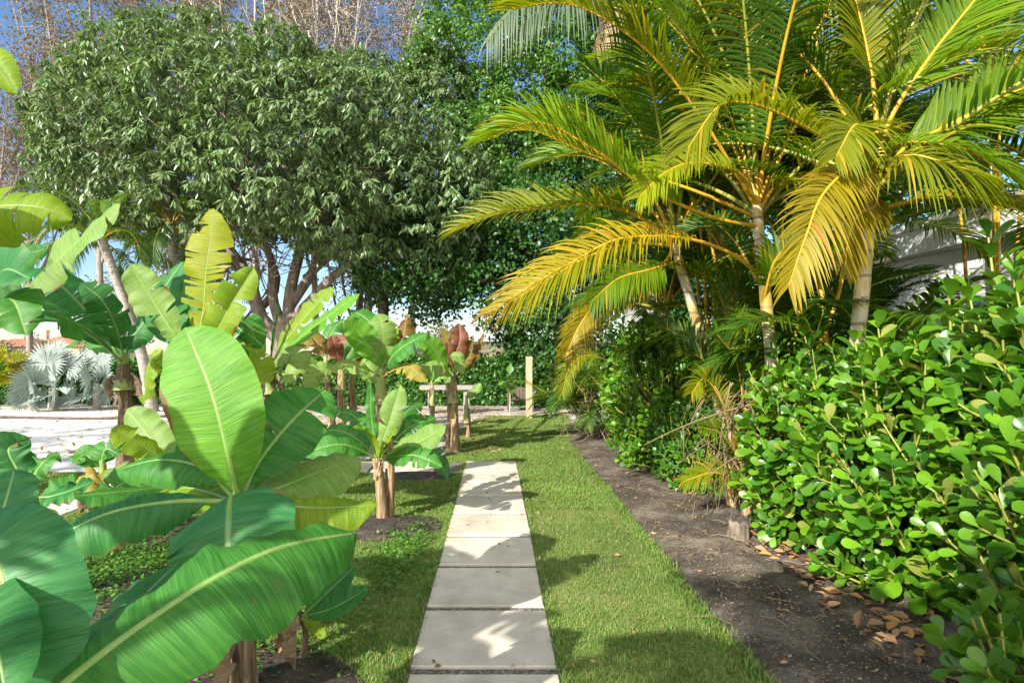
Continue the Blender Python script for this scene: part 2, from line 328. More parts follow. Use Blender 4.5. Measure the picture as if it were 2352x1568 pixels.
sc.view_settings.view_transform = 'Standard'; sc.view_settings.look = 'None'; sc.view_settings.exposure = 1.2; sc.view_settings.gamma = 1
# ------------------------------------------------------------------ ground
def grid(name, x0, x1, y0, y1, nx, ny, zf, mat, keep=None):
    X, Y = np.meshgrid(np.linspace(x0, x1, nx), np.linspace(y0, y1, ny)); V = np.stack([X, Y, np.zeros_like(X)], -1).reshape(-1, 3)
    V[:, 2] = [zf(a, b) for a, b in V[:, :2]]
    i, j = np.meshgrid(np.arange(ny - 1), np.arange(nx - 1), indexing='ij'); k = i * nx + j
    f = np.stack([k, k + 1, k + nx + 1, k + nx], -1).reshape(-1, 4)
    if keep is not None:
        c = V[f].mean(1); f = f[[keep(a, b) for a, b in c[:, :2]]]
    mb = MB(); mb.add(V, f); return mb.build(name, mat)
nz1 = lambda x, y, s, o=0: mnoise.noise(Vector((x * s + o, y * s - o, o)))
mb = MB(); mb.add([(-1500, -60, -.02), (1500, -60, -.02), (1500, 2500, -.02), (-1500, 2500, -.02)], [(0, 1, 2, 3)])
struct(mb.build('ground', M['ground']))
struct(grid('hill', -13, 60, 26, 90, 60, 30, lambda x, y: -.2 + 3.2 * min(1, max(0, (x + 13) / 6)) * min(1, max(0, (y - 27) / 16)) * (.85 + .15 * nz1(x, y, .07)), M['ground']))
mb = MB(); poly(mb, [(-9, 7.6), (1.5, 7.6), (2.0, 10.5), (4, 17.5), (-14, 17.5), (-14, 15)], -.012); struct(mb.build('sand_patch', M['sand']))
MUE = lambda y: 1.21 + .05 * nz1(y, 0, 1.3) + .025 * nz1(y, 5, 5.) + (.0 if y < 9 else .12 * (y - 9))     # lawn edge along the mulch
SAE = lambda y: -.75 + .35 * nz1(y, 3, .8) + (.0 if y < 10 else .08 * (y - 10))
def inlawn(x, y):
    if x > MUE(y) or x < -4.6 or y < .2: return False
    if y < 8.15 + .25 * nz1(x, 1, .9): return True
    return y < 13.9 + .4 * nz1(x, 2, 1.1) and x > SAE(y) + .12 * nz1(x, y, 3)
struct(grid('lawn', -5, 2.2, 0.2, 14.4, 110, 210, lambda x, y: -.002 + .006 * nz1(x, y, 2.5), M['lawn'], inlawn))
mb = MB(); poly(mb, [(-7.5, 5.6), (-4.75, 5.6), (-4.75, 7.2), (-7.5, 7.2)], -.004); struct(mb.build('lawn_strip', M['lawn']))
struct(grid('mulch_bed', 1.05, 7.0, -.5, 12.5, 200, 420, lambda x, y: -.010 + .045 * max(0, nz1(x, y, 1.1) + .5) * min(1, max(0, (x - MUE(y)) * 2.5)) + (.026 * (nz1(x, y, 5.) + .5) + .014 * (nz1(x, y, 15.) + .4)) * min(1, max(0, (x - MUE(y)) * 4)) + .05 * max(0, min(1, (x - 1.9))), M['mulch']))
mb = MB(); poly(mb, [(-30, 7.25), (-3.9, 7.25), (-4.6, 9.5), (-7.4, 13), (-9.5, 16.3), (-40, 16.3)], 0.0); struct(mb.build('driveway', M['concrete']))
mb = MB(); poly(mb, [(-4.75, 3.9), (-4.05, 3.9), (-4.05, 7.246), (-4.75, 7.246)], .004); struct(mb.build('side_path', M['concrete']))
mb = MB(); poly(mb, [(-.42, 1.6), (.32, 1.6), (.32, 7.9), (-.42, 7.9)], .006)
poly(mb, [(-.75, 7.2), (-.42, 7.2), (-.42, 7.86), (-.75, 7.86)], .006); struct(mb.build('gravel_strip', M['gravel']))
def patch(cx, cy, rx, ry, h, seed):
    n = 22; V = [(cx, cy, h)]; f = []
    for k, q in enumerate((.45, .8, 1.05)):
        for i in range(n):
            a = i / n * 6.283; q2 = q * (1 + .22 * mnoise.noise(Vector((math.cos(a) * 1.5 + seed, math.sin(a) * 1.5, k * .2))))
            V.append((cx + rx * q2 * math.cos(a), cy + ry * q2 * math.sin(a), h * (1 - q) + .01 * random.random() if q < 1 else -.008))
    for i in range(n):
        j = (i + 1) % n; f.append((0, 1 + i, 1 + j))
    mb = MB(); mb.add(V, f); q = []
    for k in range(2):
        for i in range(n):
            j = (i + 1) % n; a = 1 + k * n; q.append((a + i, a + n + i, a + n + j, a + j))
    mb.f.append((np.array(q), 0)); struct(mb.build('soil_mound', M['soil']))
PATCHES = [(-1.0, 4.95, .55, .38, .06, 1), (-1.15, 2.45, .62, .5, .06, 2), (-2.15, 3.55, .6, .55, .05, 3), (-2.7, 4.7, .7, .5, .05, 4), (-1.0, 7.0, .55, .3, .05, 5), (-3.4, 6.4, .7, .5, .05, 6)]
for p in PATCHES: patch(*p)
# stepping slabs
slab_words = ['cut off by the bottom edge of the picture', 'second from the bottom edge with a bare sunlit face', 'third from the bottom edge with a small bright sun fleck',
              'fourth from the bottom edge, crossed by leaf shadows', 'fifth from the bottom edge, with broad sun patches', 'in the middle of the row, five from the far end',
              'third before the far end', 'next to last before the far end', 'at the far end where the side path turns off']
for i in range(9):
    y0 = 2.70 + .655 * (i - 1); mb = MB()
    box(mb, (-.397 + random.uniform(-.006, .006), y0, -.01), (.291 + random.uniform(-.006, .006), y0 + .59, .022), 0, .006)
    o = mb.build('stepping_slab', M['slab'], smooth=False)
    tag(o, 'cream concrete stepping slab in the lawn path, ' + slab_words[i], 'paving slab', 'cream slabs of the garden path')
for i in range(4):
    mb = MB(); x1 = -.78 - i * .84; box(mb, (x1 - .8, 7.22, -.01), (x1, 7.84, .024), 0, .006)
    o = mb.build('stepping_slab', M['slab'], smooth=False)
    tag(o, ['cream side path slab beside the gravel joint at the far end of the path', 'cream side path slab behind the young banana with bare grey stalk', 'cream side path slab half hidden under banana leaves', 'cream side path slab next to the white concrete drive'][i], 'paving slab', 'cream slabs of the side path')
# grass
def in_slab(x, y):
    return (-.42 < x < .315 and y < 7.92) or (-4.2 < x < -.42 and 7.2 < y < 7.87) or (-4.77 < x < -4.0 and y > 3.9)
def soilf(x, y):
    for (cx, cy, rx, ry, h, s) in PATCHES:
        if ((x - cx) / rx) ** 2 + ((y - cy) / ry) ** 2 < .8 + .3 * nz1(x, y, 4): return True
    return False
def blades(pts, hgt, wid, mat, name):
    n = len(pts); P = np.asarray(pts); a = rng.uniform(0, 6.283, n); h = hgt * rng.uniform(.5, 1.25, n); lean = rng.uniform(.2, 1.3, n) * h
    dx, dy = np.cos(a), np.sin(a); wv = wid * rng.uniform(.7, 1.3, n)
    sx, sy = -dy * wv / 2, dx * wv / 2
    z0 = np.zeros(n) - .004; V = np.empty((n, 5, 3))
    V[:, 0] = np.stack([P[:, 0] - sx, P[:, 1] - sy, z0], 1); V[:, 1] = np.stack([P[:, 0] + sx, P[:, 1] + sy, z0], 1)
    V[:, 2] = np.stack([P[:, 0] + sx * .8 + dx * lean * .35, P[:, 1] + sy * .8 + dy * lean * .35, h * .6], 1)
    V[:, 3] = np.stack([P[:, 0] - sx * .8 + dx * lean * .35, P[:, 1] - sy * .8 + dy * lean * .35, h * .6], 1)
    V[:, 4] = np.stack([P[:, 0] + dx * lean, P[:, 1] + dy * lean, h * .92], 1)
    b = (np.arange(n) * 5)[:, None]
    mb = MB(); mb.add(V.reshape(-1, 3), b + np.array([[0, 1, 2, 3]])); mb.f.append((b + np.array([[3, 2, 4]]), 0))
    return stuff(mb.build(name, mat))
def scatter(n, x0, x1, y0, y1, ok, power=2.0):
    out = []
    while len(out) < n:
        u = random.random(); y = (y0 ** (1 - power) + u * (y1 ** (1 - power) - y0 ** (1 - power))) ** (1 / (1 - power))
        x = random.uniform(x0, x1)
        if ok(x, y): out.append((x, y))
    return out
def lawnok(x, y):
    if in_slab(x, y) or not inlawn(x - .03 * random.random(), y): return False
    if soilf(x, y): return random.random() < .06
    return nz1(x, y, 1.7, 3) + .6 * nz1(x, y, 5., 7) > -.26 - .6 * random.random()
pts = scatter(150000, -4.6, 1.4, 1.7, 6.0, lawnok, 1.9)
blades(pts, .018, .0036, M['grass'], 'lawn_grass')
pts = scatter(110000, -4.5, 2.0, 5.5, 14.2, lawnok, 1.6)
blades(pts, .021, .0065, M['grass'], 'lawn_grass')
pts = scatter(6000, -7.4, -4.78, 5.6, 7.2, lambda x, y: True, 1.5); blades(pts, .04, .009, M['grass'], 'lawn_grass')
pts = [(MUE(y) + random.gauss(0, .03), y) for y in np.random.default_rng(3).uniform(2., 9, 9000)]; blades(pts, .036, .0045, M['grass'], 'edge_grass')
pts = [(x, y) for (x, y) in [(random.choice((-.42, .318)) + random.gauss(0, .016), random.uniform(2, 7.9)) for _ in range(9000)]]; blades(pts, .035, .0045, M['grass'], 'edge_grass')
# weeds at the foot of the bananas
def weeds(n, cx, cy, rx, ry):
    T = np.stack([cx + rx * rng.normal(size=n) * .55, cy + ry * rng.normal(size=n) * .55, rng.uniform(.005, .07, n)], 1)
    ok = np.array([not in_slab(t[0], t[1]) for t in T]); T = T[ok]; n = len(T)
    Mx = frames(nrm(np.stack([rng.normal(size=n), rng.normal(size=n), rng.normal(size=n) * .25], 1)), np.tile([0, 0, 1.], (n, 1)) + rng.normal(size=(n, 3)) * .35) * rng.uniform(.015, .032, n)[:, None, None]
    mb = MB(); mb.inst(OV_V, OV_F, Mx, T); return stuff(mb.build('ground_weeds', M['weed']))
OV_V = np.array([(0, 0, 0), (.36, .35, .06), (.42, .75, .05), (0, 1, 0), (-.42, .75, .05), (-.36, .35, .06), (0, .5, -.03)]); OV_F = np.array([(0, 1, 6), (1, 2, 6), (2, 3, 6), (3, 4, 6), (4, 5, 6), (5, 0, 6)])
weeds(7000, -2.6, 3.9, .9, .8); weeds(2500, -1.5, 3.0, .6, .6); weeds(2500, -3.4, 4.6, .6, .8); weeds(1500, -.7, 4.2, .25, .8)
# fallen leaves, chips
LIT_V = np.array([(0, 0, 0), (.17, .25, .08), (.24, .6, .16), (.1, .9, .06), (0, 1, .03), (-.1, .9, .05), (-.23, .6, .13), (-.18, .25, .10), (0, .5, -.02)]); LIT_F = np.array([(k, (k + 1) % 8, 8) for k in range(8)])
def litter(P, size, mat, name):
    n = len(P); T = np.asarray(P, float)
    Mx = frames(nrm(np.stack([rng.normal(size=n), rng.normal(size=n), rng.normal(size=n) * .2], 1)), np.tile([0, 0, 1.], (n, 1)) + rng.normal(size=(n, 3)) * .4) * (size * rng.uniform(.5, 1.4, n))[:, None, None]
    mb = MB(); mb.inst(LIT_V, LIT_F, Mx, T); return stuff(mb.build(name, mat))
P = []
for _ in range(2600):
    y = random.uniform(2.0, 10.5); x = random.choice((random.uniform(1.3, 3), random.gauss(2.15, .22), random.gauss(2.2, .3)))
    if x > MUE(y) + .03: P.append((x, y, .03 + .05 * max(0, min(1, x - 1.9))))
litter(P[:650], .04, M['litter'], 'leaf_litter'); litter(P[1100:], .02, M['litter'], 'leaf_litter')
litter([(random.uniform(1.3, 2.6), random.uniform(2, 9), .03) for _ in range(7000)], .014, M['pdead'], 'bark_chips')
litter([(random.gauss(2.12, .13), random.uniform(2, 4.6), random.uniform(.04, .09)) for _ in range(190)], .075, M['litter'], 'leaf_litter')
def twigs(n):
    mb = MB()
    for _ in range(n):
        x, y = random.gauss(1.9, .3), random.uniform(2, 9); a = random.uniform(0, 6.28); L_ = random.uniform(.06, .22)
        if x > MUE(y) + .05: tube(mb, [(x, y, .045), (x + L_ * .5 * math.cos(a), y + L_ * .5 * math.sin(a), .055), (x + L_ * math.cos(a + .3), y + L_ * math.sin(a + .3), .045)], [.003, .0025, .0015], 4, 0, False)
    stuff(mb.build('twig_debris', M['pdead']))
twigs(90)
litter([(random.uniform(-13, -5), random.uniform(7.4, 16), .02) for _ in range(420)], .075, M['litter'], 'leaf_litter')
litter([(random.uniform(-7, .2), random.uniform(8.4, 16.5), .01) for _ in range(1600)], .08, M['litter'], 'leaf_litter')
litter([(x, y, .02) for x, y in [(random.uniform(-3.5, 1.1), random.uniform(2, 8)) for _ in range(260)] if not in_slab(x, y)], .03, M['litter'], 'leaf_litter')
litter([(random.uniform(-.36, .26), random.uniform(2.2, 7.8), .03) for _ in range(26)], .03, M['litter'], 'leaf_litter')
# ------------------------------------------------------------------ banana plants
def blade(mb, ctrl, hw, N, fold=.2, curl=.5, tears=0, wav=.012, pet=.06, rr=.014, gap=.25, seed=0, mrib=1):
    rg = np.random.default_rng(seed); n = 40
    C = spline(ctrl, n); L = np.linalg.norm(np.diff(C, axis=0), axis=1).sum(); T = tangents(C)
    N = np.asarray(N, float); Nh = np.broadcast_to(N, (n, 3)) if N.ndim == 1 else N[0] + (N[1] - N[0]) * np.linspace(0, 1, n)[:, None]
    S = nrm(np.cross(T, Nh)); Nn = np.cross(S, T); U = np.linspace(0, 1, n)
    itp = lambda A, q: np.stack([np.interp(q, U, A[:, k]) for k in range(3)], -1)
    def wid(u):
        q = np.clip((u - pet) / (1 - pet), 0, 1)
        return hw * (1 - (1 - np.minimum(q / .42, 1)) ** 2) ** .75 * np.maximum(1 - np.clip((q - .5) / .5, 0, 1) ** 2.4, 0) ** .62
    ph = rg.uniform(0, 6.28, 4)
    for sg in (1, -1):
        cuts = np.sort(np.concatenate([[pet, 1.], rg.uniform(pet + .1, .97, tears)])) if tears else np.array([pet, 1.])
        for a, b in zip(cuts[:-1], cuts[1:]):
            if b - a < .012: continue
            r = max(3, int((b - a) * 34) + 1); m = 8
            u = np.linspace(a, b, r)[:, None]; v = np.linspace(0, 1, m)[None]
            g = gap * rg.uniform(.2, 1.4) if tears else 0
            mid = (a + b) / 2; ue = mid + (u - mid) * (1 - g * v ** 1.5) if tears else u + 0 * v
            fo = fold + (rg.normal() * .16 if tears else 0); cu = curl * (1 + (rg.normal() * .35 if tears else 0))
            W = wid(ue); th = fo - cu * v * .5; x = v * np.cos(th); z = v * np.sin(th)
            wv = wav * (np.sin(ue * 31 + ph[0] + sg) * .6 + np.sin(ue * 17 + ph[1] * sg) + .5 * np.sin(ue * 53 + ph[2])) * v ** 1.6 * np.minimum(1, W / hw * 1.3)
            c = itp(C, ue); t = itp(T, ue); s = itp(S, ue); nn = itp(Nn, ue)
            P = c + s * (sg * W * x)[..., None] + nn * (W * z + wv)[..., None] + t * (W * v * .2 * (1 - ue ** 3))[..., None]
            i, j = np.meshgrid(np.arange(r - 1), np.arange(m - 1), indexing='ij'); k = i * m + j
            f = np.stack([k, k + 1, k + m + 1, k + m], -1).reshape(-1, 4)
            if sg < 0: f = f[:, ::-1]
            uv = np.stack(np.broadcast_arrays(ue * L, sg * v), -1)
            mb.add(P.reshape(-1, 3), f, 0, uv)
    tube(mb, C - Nn * rr * .75 * np.linspace(1, .3, n)[:, None], rr * np.linspace(1.25, .22, n), 6, mrib, True)
BAN = {}
leaf_seed = [100]
def bleaf(plant, pts, hw, N, mat='green', **kw):
    leaf_seed[0] += 1; mb = MB()
    blade(mb, [at(*p) for p in pts], hw, N, seed=leaf_seed[0], **kw)
    return mb.build('leaf', [M[mat], M['rib'] if mat not in ('dry', 'tan', 'rust', 'red') else M['stemtan']], plant)
def pstem(plant, base, top, r0, r1, mat='stem', name='stem', flakes=6):
    mb = MB(); base = np.asarray(base, float); top = np.asarray(top, float)
    bend = np.array([random.uniform(-.03, .03), random.uniform(-.03, .03), 0])
    P = spline([base - [0, 0, .05], base * .5 + top * .5 + bend, top], 12)
    q = np.linspace(0, 1, 12); r = (r0 * (1 - q) + r1 * q) * .66 * (1 + .4 * np.exp(-q * 9))
    tube(mb, P, r, 14, 0, True, .06)
    L = np.linalg.norm(top - base)
    for k in range(flakes):                      # dry sheath flaps lifting off the stalk
        a = random.uniform(0, 6.28); q0 = random.uniform(.25, 1.0); d_ = np.array([math.cos(a), math.sin(a), 0])
        p0 = base + (top - base) * q0 + d_ * np.interp(q0, q, r) * .96; ln = L * random.uniform(.15, .4)
        w_ = np.cross(d_, [0, 0, 1.]) * r0 * random.uniform(.25, .55); rows = []
        for s in np.linspace(0, 1, 5):
            c = p0 - np.array([0, 0, 1.]) * ln * s + d_ * (.006 + r0 * .8 * s * s * random.uniform(.3, 1)); c[2] = max(c[2], .01)
            rows += [c - w_ * (1 - .6 * s), c + w_ * (1 - .75 * s)]
        mb.add(rows, [(2 * i, 2 * i + 1, 2 * i + 3, 2 * i + 2) for i in range(4)])
    return mb.build(name, M[mat], plant)
def banana(label, base, group='banana plants of the grove'):
    return thing('banana_plant', label, 'banana plant', base, group)
def skirt(plant, top, r, n, ln, mat='dry'):      # dead leaves hanging down the stalk
    for k in range(n):
        a = random.uniform(0, 6.28); d_ = np.array([math.cos(a), math.sin(a), 0]); leaf_seed[0] += 1; mb = MB()
        p0 = np.asarray(top) + d_ * r
        p2 = p0 + d_ * random.uniform(.05, .16) - [0, 0, ln * random.uniform(.6, 1)]; p2[2] = max(p2[2], .03)
        p1 = p0 * .6 + p2 * .4 + d_ * .08
        blade(mb, [p0, p1, p2], .05 + .03 * random.random(), d_ + [0, 0, .2], fold=-.7, curl=1.2, tears=4, wav=.02, rr=.006, seed=leaf_seed[0])
        mb.build('dead_leaf', [M[mat], M['stemtan']], plant)
CAMN = (0, -1, .35); UPN = (0, -.45, .9)
# A: nearest whole plant, broad upright leaf
b = np.array([-1.10, 2.5, 0]); A = banana('banana plant with the broad upright sunlit paddle leaf, in front of all the others', b)
pstem(A, b, at(545, 1165, 2.5), .085, .055, 'stem', flakes=12)
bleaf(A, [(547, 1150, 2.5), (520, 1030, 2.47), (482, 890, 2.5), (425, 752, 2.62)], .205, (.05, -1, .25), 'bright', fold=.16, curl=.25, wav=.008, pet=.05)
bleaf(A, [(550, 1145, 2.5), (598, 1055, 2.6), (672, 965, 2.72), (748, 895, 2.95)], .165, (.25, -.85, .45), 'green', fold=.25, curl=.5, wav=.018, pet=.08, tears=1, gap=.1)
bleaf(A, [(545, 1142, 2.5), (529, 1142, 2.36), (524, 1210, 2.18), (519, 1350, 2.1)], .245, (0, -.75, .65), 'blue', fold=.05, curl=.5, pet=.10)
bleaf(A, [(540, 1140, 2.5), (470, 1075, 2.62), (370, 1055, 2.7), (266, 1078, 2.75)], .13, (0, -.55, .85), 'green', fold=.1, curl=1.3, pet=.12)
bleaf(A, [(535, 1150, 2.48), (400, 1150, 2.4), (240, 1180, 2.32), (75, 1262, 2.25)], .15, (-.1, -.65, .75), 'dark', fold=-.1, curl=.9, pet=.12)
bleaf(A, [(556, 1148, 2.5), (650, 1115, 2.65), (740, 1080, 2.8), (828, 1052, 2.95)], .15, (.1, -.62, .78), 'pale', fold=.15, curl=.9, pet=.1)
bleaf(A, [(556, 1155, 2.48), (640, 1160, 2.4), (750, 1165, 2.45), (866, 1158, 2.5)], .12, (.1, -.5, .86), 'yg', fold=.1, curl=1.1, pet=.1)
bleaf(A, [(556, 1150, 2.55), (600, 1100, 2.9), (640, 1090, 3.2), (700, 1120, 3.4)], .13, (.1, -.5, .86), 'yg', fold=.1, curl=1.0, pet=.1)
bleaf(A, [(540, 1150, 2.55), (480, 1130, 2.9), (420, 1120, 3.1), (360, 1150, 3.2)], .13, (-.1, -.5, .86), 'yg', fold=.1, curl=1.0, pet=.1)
skirt(A, (b[0], b[1], .55), .08, 7, .55)
# B: nearest, mostly below the frame
b = np.array([-1.25, 1.2, 0]); B = banana('banana plant whose long blade sweeps across the lower left corner', b)
pstem(B, b, np.array([-1.12, 1.25, .42]), .09, .06, 'stem')
bleaf(B, [(20, 1680, 1.28), (160, 1556, 1.32), (335, 1425, 1.42), (516, 1312, 1.55), (660, 1250, 1.7), (822, 1222, 1.9)], .20, (.1, -.52, .85), 'green', fold=-.02, curl=1.0, wav=.024, pet=.03)
bleaf(B, [(130, 1680, 1.4), (210, 1520, 1.55), (300, 1400, 1.7), (410, 1290, 1.9)], .135, (-.25, -.7, .7), 'dark', fold=.3, curl=.9, wav=.012, pet=.05)
bleaf(B, [(120, 1700, 1.25), (250, 1690, 1.3), (380, 1640, 1.35), (480, 1600, 1.4)], .07, (0, -.6, .8), 'green', fold=.2, curl=.9)
# C: at the frame's left edge
b = np.array([-1.75, 1.45, 0]); C_ = banana('banana plant at the lower left edge with a hanging bluish blade', b)
pstem(C_, b, np.array([-1.66, 1.5, .95]), .09, .06, 'stem')
bleaf(C_, [(-120, 1330, 1.5), (-40, 1258, 1.43), (6, 1330, 1.37), (20, 1450, 1.33), (40, 1660, 1.3)], .165, (.05, -.9, .4), 'blue', fold=.0, curl=.6, wav=.014, pet=.14)
bleaf(C_, [(-120, 1330, 1.5), (-50, 1290, 1.5), (0, 1190, 1.52), (34, 1076, 1.62)], .085, (.1, -.85, .5), 'blue', fold=.15, curl=.4, pet=.12)
bleaf(C_, [(-130, 1320, 1.5), (-60, 1380, 1.35), (-10, 1480, 1.22), (20, 1640, 1.15)], .085, (.4, -.8, .3), 'dark', fold=.1, curl=.7, pet=.1)
# suckers
def sucker(label, gx, gy, leaves, h=.2, r=.03):
    b = gr(gx, gy); p = banana(label, b, 'young banana shoots'); Y = b[1]
    pstem(p, b, b + [0, 0, h], r, r * .7, 'stem', flakes=2)
    for pts, hw, mat in leaves:
        c = [b + [0, 0, h - .02]] + [at(x, y, Y + dy) for x, y, dy in pts]
        leaf_seed[0] += 1; mb = MB(); blade(mb, c, hw, (.1, -.7, .65), fold=.4, curl=.7, wav=.008, pet=.1, rr=.006, seed=leaf_seed[0]); mb.build('leaf', [M[mat], M['rib']], p)
    return p
sucker('small dark-leaved banana shoot on the bare soil beside the path', 690, 1520, [([(715, 1395, 0), (815, 1300, .1)], .065, 'dark'), ([(765, 1395, -.05), (845, 1350, -.05)], .055, 'dark'), ([(660, 1380, .1), (640, 1330, .3)], .045, 'green'), ([(725, 1440, -.1), (745, 1465, -.2)], .03, 'yg'), ([(675, 1400, .05), (650, 1400, -.1)], .03, 'green')], .24, .028)
# E: young plant right of centre beside the path
b = gr(880, 1197); E = banana('young green banana plant with a bare tan stalk on a soil mound beside the path', b); Y = b[1]
pstem(E, b, at(868, 1050, Y), .075, .05, 'stemtan', flakes=9)
pstem(E, b + [.05, .06, 0], at(893, 985, Y + .05), .05, .045, 'stemtan', 'old_stalk', flakes=5)
for pts, hw, mt, tr in [([(920, 882, .1), (897, 960, 0)], .11, 'pale', 2), ([(850, 876, .0), (853, 960, 0)], .045, 'green', 0), ([(1000, 958, .3), (935, 985, .1)], .10, 'green', 4), ([(1024, 980, -.2), (950, 1020, -.1)], .13, 'pale', 0),
                        ([(1016, 1072, -.4), (950, 1045, -.3)], .10, 'green', 3), ([(690, 1042, -.3), (785, 1020, -.2)], .11, 'green', 0), ([(722, 985, .2), (800, 995, .1)], .09, 'green', 2), ([(835, 985, -.5), (850, 1005, -.3)], .15, 'yg', 0),
                        ([(1030, 1100, .1), (985, 1030, .2)], .08, 'dark', 6), ([(905, 990, -.45), (890, 1010, -.3)], .10, 'yg', 0), ([(760, 940, .7), (820, 960, .4)], .1, 'green', 3), ([(970, 925, .7), (930, 950, .4)], .1, 'green', 3)]:
    leaf_seed[0] += 1; mb = MB()
    blade(mb, [at(868, 1052, Y)] + [at(x, y, Y + dy) for x, y, dy in pts[::-1]], hw, (.1, -.7, .6), fold=.3, curl=.8, tears=tr, wav=.012, pet=.14, rr=.009, seed=leaf_seed[0]); mb.build('leaf', [M[mt], M['rib']], E)
def plant(label, bx, by, Y, crown, r0, r1, leaves, smat='stem', rr=.014, flakes=8, sk_=0):
    """leaves: (points [(px,py,dY)], half width, material, tears, normal)"""
    X = (bx - CX) / F * Y; b = np.array([X, Y, 0.]); p = banana(label, b)
    top = at(crown[0], crown[1], Y); pstem(p, b, top, r0, r1, smat, flakes=flakes)
    pstem(p, top - [0, 0, .30], top + [0, 0, .14], r1 * 1.5, r1 * .6, 'stemgreen', 'leaf_sheath', flakes=0)
    for L_ in leaves:
        pts, hw, mt, tr = L_[:4]; N = L_[4] if len(L_) > 4 else (.05, -.7, .6); kw = L_[5] if len(L_) > 5 else {}
        leaf_seed[0] += 1; mb = MB(); k = dict(fold=.25, curl=.8, tears=tr, wav=.02, pet=.16, rr=rr); k.update(kw)
        blade(mb, [top + [0, 0, .02]] + [at(x, y, Y + dy) for x, y, dy in pts], hw, N, seed=leaf_seed[0], **k)
        mb.build('leaf', [M[mt], M['rib'] if mt not in ('dry', 'tan', 'rust', 'red') else M['stemtan']], p)
    if sk_: skirt(p, top - [0, 0, .12], r1, sk_, .5)
    return p
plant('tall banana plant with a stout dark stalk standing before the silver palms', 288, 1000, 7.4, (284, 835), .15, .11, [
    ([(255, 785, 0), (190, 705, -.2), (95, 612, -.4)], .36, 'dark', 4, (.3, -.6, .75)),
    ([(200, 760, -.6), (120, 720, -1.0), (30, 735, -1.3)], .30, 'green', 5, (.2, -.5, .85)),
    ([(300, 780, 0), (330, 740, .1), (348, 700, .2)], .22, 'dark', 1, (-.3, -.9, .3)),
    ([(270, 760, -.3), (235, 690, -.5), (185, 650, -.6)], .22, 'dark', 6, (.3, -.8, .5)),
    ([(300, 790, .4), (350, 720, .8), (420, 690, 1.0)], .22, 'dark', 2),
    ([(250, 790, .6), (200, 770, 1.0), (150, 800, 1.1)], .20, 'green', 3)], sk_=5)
plant('banana plant at the left edge holding up one long diagonal torn blade', -60, 1050, 6.0, (-60, 780), .14, .10, [
    ([(10, 715, .1), (130, 600, .1), (275, 466, 0)], .26, 'pale', 5, (-.35, -.85, .45), dict(curl=.5, fold=.05)),
    ([(-10, 700, -.4), (30, 690, -.6), (60, 770, -.7)], .26, 'green', 2),
    ([(-30, 680, -.3), (10, 620, -.5), (70, 640, -.8)], .26, 'dark', 2, (.2, -.8, .5)),
    ([(-20, 690, .4), (30, 600, .6), (110, 570, .8)], .25, 'green', 3),
    ([(-100, 690, .4), (-160, 640, .6), (-260, 660, .8)], .25, 'green', 3)])
plant('banana plant leaning in at the upper left edge with ragged yellowing blades', -330, 1300, 3.6, (-300, 700), .13, .09, [
    ([(-180, 520, 0), (-40, 478, 0), (80, 474, 0), (165, 505, .05)], .25, 'yg', 7, (0, -.9, .45), dict(curl=1.6)),
    ([(-220, 430, 0), (-120, 200, .0), (-40, 130, 0), (40, 215, 0)], .17, 'yg', 4, (-.5, -.7, .3)),
    ([(-350, 520, .1), (-420, 380, .2), (-560, 330, .3)], .2, 'green', 3),
    ([(-300, 480, -.3), (-330, 330, -.6), (-420, 260, -1.0)], .2, 'green', 3)], smat='stem')
plant('banana plant with one tall ragged yellow blade standing straight up', 385, 1060, 6.1, (425, 830), .12, .085, [
    ([(462, 740, 0), (474, 620, 0), (490, 478, .05)], .26, 'yellow', 11, (-.12, -1, .05), dict(fold=.1, curl=.35, gap=.35)),
    ([(490, 770, -.1), (535, 690, -.1), (584, 612, 0)], .19, 'yg', 2, (.3, -.9, .3), dict(fold=.5, curl=.6)),
    ([(400, 770, -.1), (350, 690, -.1), (298, 606, -.1)], .20, 'pale', 3, (-.2, -.9, .3)),
    ([(430, 720, .5), (450, 620, .8), (500, 570, 1.0)], .26, 'dark', 1, (-.2, -.8, .5)),
    ([(390, 740, .4), (370, 680, .7), (420, 600, .9)], .26, 'dark', 1, (-.4, -.8, .5)),
    ([(380, 830, -.2), (345, 830, -.3), (330, 930, -.3)], .14, 'yg', 1, (-.5, -.8, .3)),
    ([(500, 750, .4), (560, 740, .6), (600, 800, .7)], .2, 'green', 3)], smat='stem')
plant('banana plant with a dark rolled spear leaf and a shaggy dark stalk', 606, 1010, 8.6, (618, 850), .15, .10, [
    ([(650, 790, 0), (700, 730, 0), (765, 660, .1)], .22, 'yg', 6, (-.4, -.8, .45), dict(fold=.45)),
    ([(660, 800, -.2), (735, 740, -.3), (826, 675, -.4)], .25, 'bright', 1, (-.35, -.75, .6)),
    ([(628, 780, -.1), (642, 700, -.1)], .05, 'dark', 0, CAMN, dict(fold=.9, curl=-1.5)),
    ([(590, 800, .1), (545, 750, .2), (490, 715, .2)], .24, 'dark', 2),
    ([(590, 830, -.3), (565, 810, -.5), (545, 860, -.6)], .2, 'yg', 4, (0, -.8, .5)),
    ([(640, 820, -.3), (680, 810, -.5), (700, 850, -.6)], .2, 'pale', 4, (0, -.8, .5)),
    ([(580, 790, .5), (530, 790, .8), (480, 830, .9)], .2, 'green', 3)], sk_=6)
